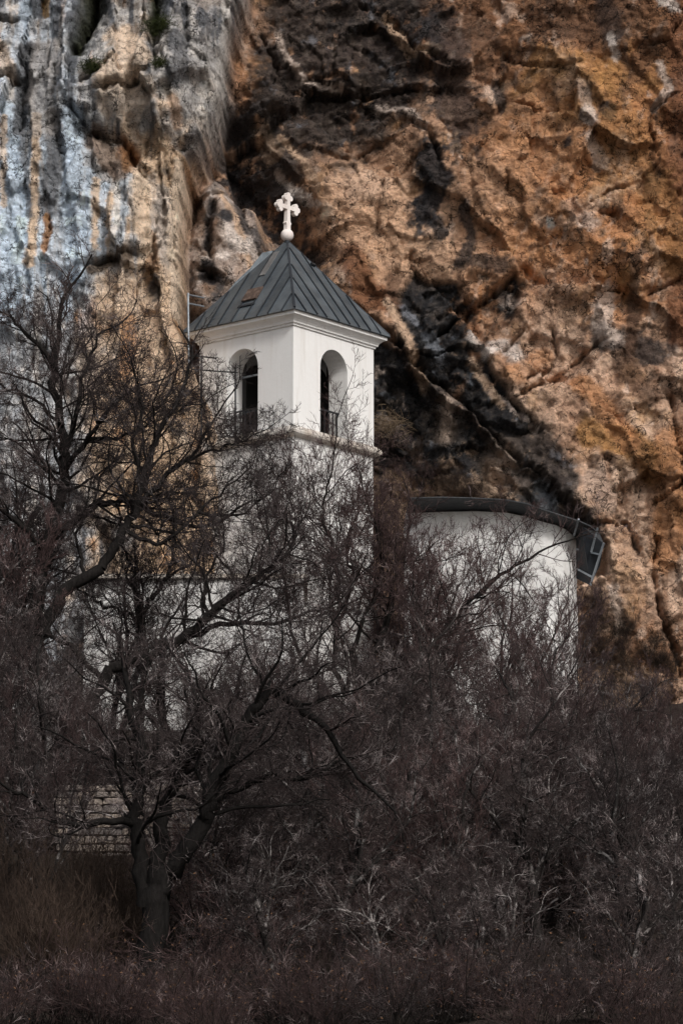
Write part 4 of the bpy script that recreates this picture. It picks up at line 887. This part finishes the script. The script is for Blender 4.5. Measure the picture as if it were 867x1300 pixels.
# D: heavy forked trunk low at the left
YD = 84.0
hero(106, gz(195, YD), [
    (YD, .46, .42, [root(190, YD), (190, 1230, 0), (198, 1150, 0), (205, 1105, 0)]),
    (YD, .28, .12, [(184, 1150, 0), (178, 1080, 0), (172, 1030, .2), (180, 970, .4), (165, 900, .6)]),
    (YD, .32, .11, [(208, 1115, 0), (238, 1080, -.3), (262, 1035, -.5), (270, 1000, -.6), (300, 940, -.7), (325, 895, -.8), (352, 880, -.9), (400, 912, -1)]),
    (YD, .28, .10, [(205, 1110, 0), (205, 1050, .3), (215, 1000, .5), (245, 940, .8), (250, 890, 1)]),
    (YD, .13, .05, [(176, 1045, .1), (130, 1042, -.4), (95, 1050, -.6), (50, 1020, -.7), (10, 1000, -.9)]),
    (YD, .12, .05, [(266, 1020, -.5), (320, 990, -.2), (380, 985, 0), (440, 965, .2)]),
    ], 'thick black forked tree with silvery upper branches low in the thicket', lv=(6, 7, 7, 4), mb='bark', mc='twig_pale')
# G: long bough at the lower right
YG = 90.0
hero(107, gz(900, YG), [
    (YG, .26, .20, [root(930, YG), (925, 1230, 0), (905, 1185, 0), (880, 1160, 0)]),
    (YG, .17, .06, [(900, 1178, 0), (840, 1158, -.2), (790, 1135, -.3), (740, 1118, -.4), (700, 1100, -.5), (690, 1060, -.5)]),
    (YG, .15, .05, [(890, 1165, 0), (850, 1100, .3), (800, 1060, .5), (760, 1000, .7)]),
    ], 'low tree whose long bough reaches sideways through the scrub', lv=(5, 6, 6, 5), mb='silver', mc='twig_pale')
# generic trees, copied
def proto_tree(seed, H, lean, mc, up, lv, nst=1, spread=0.85, mb='silver'):
    rg = np.random.default_rng(seed); limbs = []
    for s in range(nst):
        d0 = np.array((rg.normal(0, .12) + lean + (.28 * (s - (nst - 1) / 2)), rg.normal(0, .15), 1.0))
        P, Rr = grow(rg, np.zeros((1, 3)), d0[None], np.array([H * .42]), np.array([.022 * H / max(1, nst * .7)]), 8, .10, .03, .7)
        limbs.append((P[0], Rr[0]))
        k = 5 if nst == 1 else 3
        S, D, L, Rd = kids(rg, P, Rr, np.array([H * .9]), k, .5, .55, .62, .62, .04)
        S = np.vstack([S, P[0, -1:]]); D = np.vstack([D, (P[0, -1] - P[0, -2])[None]]); L = np.append(L, H * .45); Rd = np.append(Rd, Rr[0, -1])
        P2, R2 = grow(rg, S, D, L, Rd, 9, .17, up + .03, .35)
        for a, b in zip(P2, R2): limbs.append((a, b))
    tp, cp = crown_from(rg, limbs, up=up, lv=lv, spread=spread)
    return finish_tree('bare_tree', np.zeros(3), tp, cp, M[mb], M[mc])
def copy_tree(e):
    c = e.copy(); C.objects.link(c)
    for ch in e.children: d = ch.copy(); C.objects.link(d); d.parent = c
    return c
protos = [proto_tree(201, 8.5, .0, 'twig_pale', .05, (4, 6, 5, 4)), proto_tree(202, 8.0, .15, 'twig_red', .12, (3, 5, 6, 5), 3, .65), proto_tree(203, 7.5, -.1, 'twig_pale', .06, (4, 6, 5, 4), 2), proto_tree(204, 7.0, .1, 'twig_pale', -.035, (3, 5, 5, 3), 3, .7, 'bleached')]
used = [False] * 4
def put(k, px, Y, sc_, rz, label, group):
    e = protos[k] if not used[k] else copy_tree(protos[k]); used[k] = True
    g = gz(px, Y); e.location = g; e.scale = (sc_, sc_, sc_); e.rotation_euler.z = rz; tag(e, label, 'tree', group)
GL = {0: 'bare grey single trunked tree among the lower thicket', 1: 'bare reddish many stemmed tree sweeping upward in the thicket', 2: 'bare grey twin trunked tree among the lower thicket'}
GG = {0: 'single trunked bare trees', 1: 'reddish many stemmed trees', 2: 'twin trunked bare trees'}
spots = [(1, 595, 110, .95, .3), (1, 690, 107, .84, 1.9), (1, 775, 104, .66, 3.3), (0, 560, 104, .7, 2.2), (1, 850, 108, .36, 5.0), (1, 640, 100, .75, 4.2),
         (0, 330, 104, .72, .9), (2, 400, 100, .9, 2.7), (0, 20, 100, 1.0, 4.0), (0, 500, 98, .9, 5.5), (2, 720, 97, .8, .2), (0, 830, 96, .55, 3.0),
         (2, 280, 96, .8, 4.4), (0, 600, 93, .85, 1.1), (2, 480, 91, .85, 3.6), (0, 380, 90, .8, 2.0), (2, 860, 90, .66, 5.2), (1, 760, 91, .75, .8), (1, 545, 87, .75, 2.5), (0, 680, 87, .75, 4.8), (2, 300, 86, .6, .4), (1, 60, 92, .75, 3.9), (0, 430, 85, .65, 1.5), (1, -20, 108, 1.1, 2.0), (2, 800, 86, .7, 1.7),
         (2, 40, 117, 1.25, 2.2), (0, -30, 118, 1.3, .8), (2, 140, 116, 1.0, 5.1), (0, 90, 104, .8, 2.9), (1, 525, 116, 1.0, 2.6), (1, 500, 114, .6, .9), (2, 30, 96, 1.0, 3.3), (0, 230, 108, .8, 4.7), (0, 750, 112, .42, 1.3), (2, 630, 105, .6, 5.9), (1, 810, 113, .34, 2.4), (2, 560, 96, .8, 2.1), (1, 350, 95, .7, 1.1),
         (1, 545, 118, .85, 1.0), (2, 545, 114, .6, 3.9), (0, 360, 80, .5, 4.0), (2, 590, 80, .5, 3.1), (0, 790, 81, .55, 1.6),
         (3, 330, 98, .85, .4), (3, 470, 102, .7, 2.0), (3, 620, 98, .75, 3.4), (3, 760, 100, .7, 5.1), (3, 60, 103, .9, 1.3), (3, 250, 92, .75, 4.2), (3, 440, 92, .8, 5.8), (3, 560, 89, .7, 2.7), (3, 700, 90, .8, .9), (3, 840, 93, .62, 3.8), (3, 340, 85, .6, 1.8), (3, 640, 84, .6, 4.9), (3, 850, 84, .6, 2.2), (3, 480, 83, .55, .1)]
def near(px, Y):
    if Y >= 109: w_ = 'below the grey rock' if px < 200 else 'before the tower shaft' if px < 480 else 'before the low white building' if px < 740 else 'below the orange cliff'
    elif Y >= 94: w_ = 'downhill of the annex wall' if px < 300 else 'downhill of the bell tower' if px < 500 else 'downhill of the white building' if px < 740 else 'downhill of the orange cliff'
    else: w_ = 'on the lowest slope near the thick forked trunk' if px < 300 else 'on the lowest dark slope'
    return w_
GL = {0: 'bare grey single trunked tree', 1: 'bare reddish many stemmed tree', 2: 'bare grey twin trunked tree', 3: 'bleached tree with long drooping pale branches'}
GG = {0: 'single trunked bare trees', 1: 'reddish many stemmed trees', 2: 'twin trunked bare trees', 3: 'bleached drooping trees'}
spots = [q for q in spots if not (100 < q[1] < 290 and q[2] < 90)]
for k, px, Y, s, rz in spots: put(k, px, Y, s, rz, GL[k] + ' ' + near(px, Y), GG[k] + ' ' + near(px, Y))
# shrubs
def proto_shrub(seed, mc, H, nst, up, leaf):
    rg = np.random.default_rng(seed); n = nst
    D = np.stack([rg.normal(0, .42, n), rg.normal(0, .42, n), np.ones(n)], 1); S = np.stack([rg.normal(0, .35, n), rg.normal(0, .35, n), np.zeros(n)], 1)
    L = H * rg.uniform(.6, 1.0, n); P, Rr = grow(rg, S, D, L, np.full(n, .014), 6, .16, up, .4); st = [tubes(P, Rr, 4)]
    s, d, l, r = kids(rg, P, Rr, L, 9, .2, .6, .38, .6, .006); P, Rr = grow(rg, s, d, l, r, 4, .2, up, .5); cp = [tubes(P, Rr, 3)]
    s, d, l, r = kids(rg, P, Rr, l, 6, .1, .6, .6, .75, .0055); P, Rr = grow(rg, s, d, l.clip(.22, .75), r, 2, .2, up, .5); cp.append(tubes(P, Rr, 3, True))
    e = finish_tree('shrub', np.zeros(3), st, cp, M['bark'] if mc != 'scrub' else M['scrub'], M[mc]); e.children[0].name = 'stems'; e.children[1].name = 'twigs'
    if leaf:
        tips = P[rg.choice(len(P), leaf, False), -1]; V = []; Fs = []
        a = nrmz(rg.standard_normal((leaf, 3))); b = nrmz(np.cross(a, rg.standard_normal((leaf, 3)))); sz = rg.uniform(.025, .05, (leaf, 1))
        c = np.cross(a, b)
        Vv = np.stack([tips, tips + a * sz + b * sz * .5 + c * sz * .2, tips + a * sz * 2.2, tips + a * sz - b * sz * .5 + c * sz * .2], 1).reshape(-1, 3)
        me = np_mesh('leaves', Vv, np.arange(leaf * 4).reshape(-1, 4)); me.materials.append(M['dead_leaf']); lo = link('leaves', me, None, e); lo['kind'] = 'stuff'
    return e
SP = [proto_shrub(301, 'scrub', 3.0, 26, .10, 0), proto_shrub(302, 'twig_red', 2.4, 18, .04, 70), proto_shrub(303, 'twig_pale', 2.2, 16, .02, 60)]
SL = ['fine brown upright bush', 'tangled reddish bush with few dead leaves', 'tangled grey bush']
SG = ['brown scrub bushes', 'bushes with dead leaves', 'grey undergrowth bushes']
us = [False] * 3; rg = np.random.default_rng(55)
def shrub(k, loc, s, label=None, group=None):
    e = SP[k] if not us[k] else copy_tree(SP[k]); us[k] = True
    e.location = loc; e.scale = (s, s, s * rg.uniform(.85, 1.15)); e.rotation_euler.z = rg.uniform(0, 6.28)
    w_ = '' if label else ' ' + near(433.5 + loc[0] * F / loc[1], loc[1]); tag(e, label or SL[k] + w_, 'shrub', group or SG[k] + w_)
for i in range(13): shrub(0, gz(rg.uniform(-30, 160), rg.uniform(79, 92)), rg.uniform(.5, 1.1))
for px, Y in ((130, 81), (165, 80), (205, 80.5), (240, 81.5), (270, 83), (285, 86), (110, 84)): shrub(2 if px % 2 else 1, gz(px, Y), rg.uniform(.5, .8))
for i in range(48):
    Y = rg.uniform(80, 100); shrub(1 if rg.random() < .55 else 2, gz(rg.uniform(290 if Y < 88 else 190, 890), Y), rg.uniform(.75, 1.15))
for i in range(26):
    Y = rg.uniform(98, 119); px = rg.uniform(-20, 890); shrub(2 if rg.random() < .5 else 1, gz(px, Y), rg.uniform(.8, 1.2) * (.45 if px > 740 and Y > 104 else 1))
for i in range(34): shrub(1 if rg.random() < .5 else 2, gz(-20 + 27 * i + rg.uniform(-12, 12), rg.uniform(75.5, 79)), rg.uniform(.6, .9))
def cliff_point(px, py):
    Y = 129.0
    for k in range(6):
        p = at(px, py, Y); Y = float(cliff_fields(np.array([[p.x]]), np.array([[p.z]]))[0][0, 0])
    return at(px, py, Y)
for px, py in ((492, 560), (505, 590), (530, 570), (545, 600), (520, 620), (575, 605), (600, 620), (488, 625), (555, 640), (500, 650), (530, 660)):
    p = cliff_point(px, py); shrub(0 if rg.random() < .4 else 1, p + Vector((0, -0.15, -0.5)), rg.uniform(.35, .5), 'small brown bush rooted in the dark rock beside the bell tower', 'bushes rooted in the rock')
for i in range(30):
    px = rg.uniform(742, 862); py = rg.uniform(735 + .75 * (px - 742), 900); p = cliff_point(px, py)
    shrub(0 if rg.random() < .7 else 1, p + Vector((0, -0.1, -0.35)), rg.uniform(.18, .38), 'small brown bush on the steep bank below the orange cliff', 'bushes on the bank')
def tuft(px, py, n, L, mt, name, label, cat, droop):
    rg = np.random.default_rng(px); p = cliff_point(px, py); S = rg.normal(0, 1, (n, 3)) * np.array((L * .45, .12, L * .3))
    D = np.stack([rg.normal(0, .7, n), -rg.uniform(.2, .9, n), rg.uniform(-.2, 1, n)], 1)
    P, Rr = grow(rg, S, D, rg.uniform(.5, 1, n) * L, np.full(n, .009), 4, .25, droop, .3); V, Q, T = tubes(P, Rr, 3, True)
    o = link(name, np_mesh(name, V, Q, T), M[mt]); o.location = p + Vector((0, -.1, 0)); tag(o, label, cat)
tuft(493, 545, 420, .8, 'dry_grass', 'grass_tuft', 'pale dry grass tuft hanging on the rock beside the tower ledge', 'grass tuft', -.22)
tuft(204, 35, 500, .5, 'moss', 'rock_plant', 'dark green plant cushion in the upper cleft of the grey rock', 'plant', -.1)
tuft(203, 82, 260, .3, 'moss', 'rock_plant', 'small green plant cushion under a larger one in the grey rock cleft', 'plant', -.1)
tuft(118, 85, 420, .4, 'moss', 'rock_plant', 'dark moss hanging in the slanting black crack of the grey rock', 'plant', -.25)
print('TREE TRIS', TRI[0])
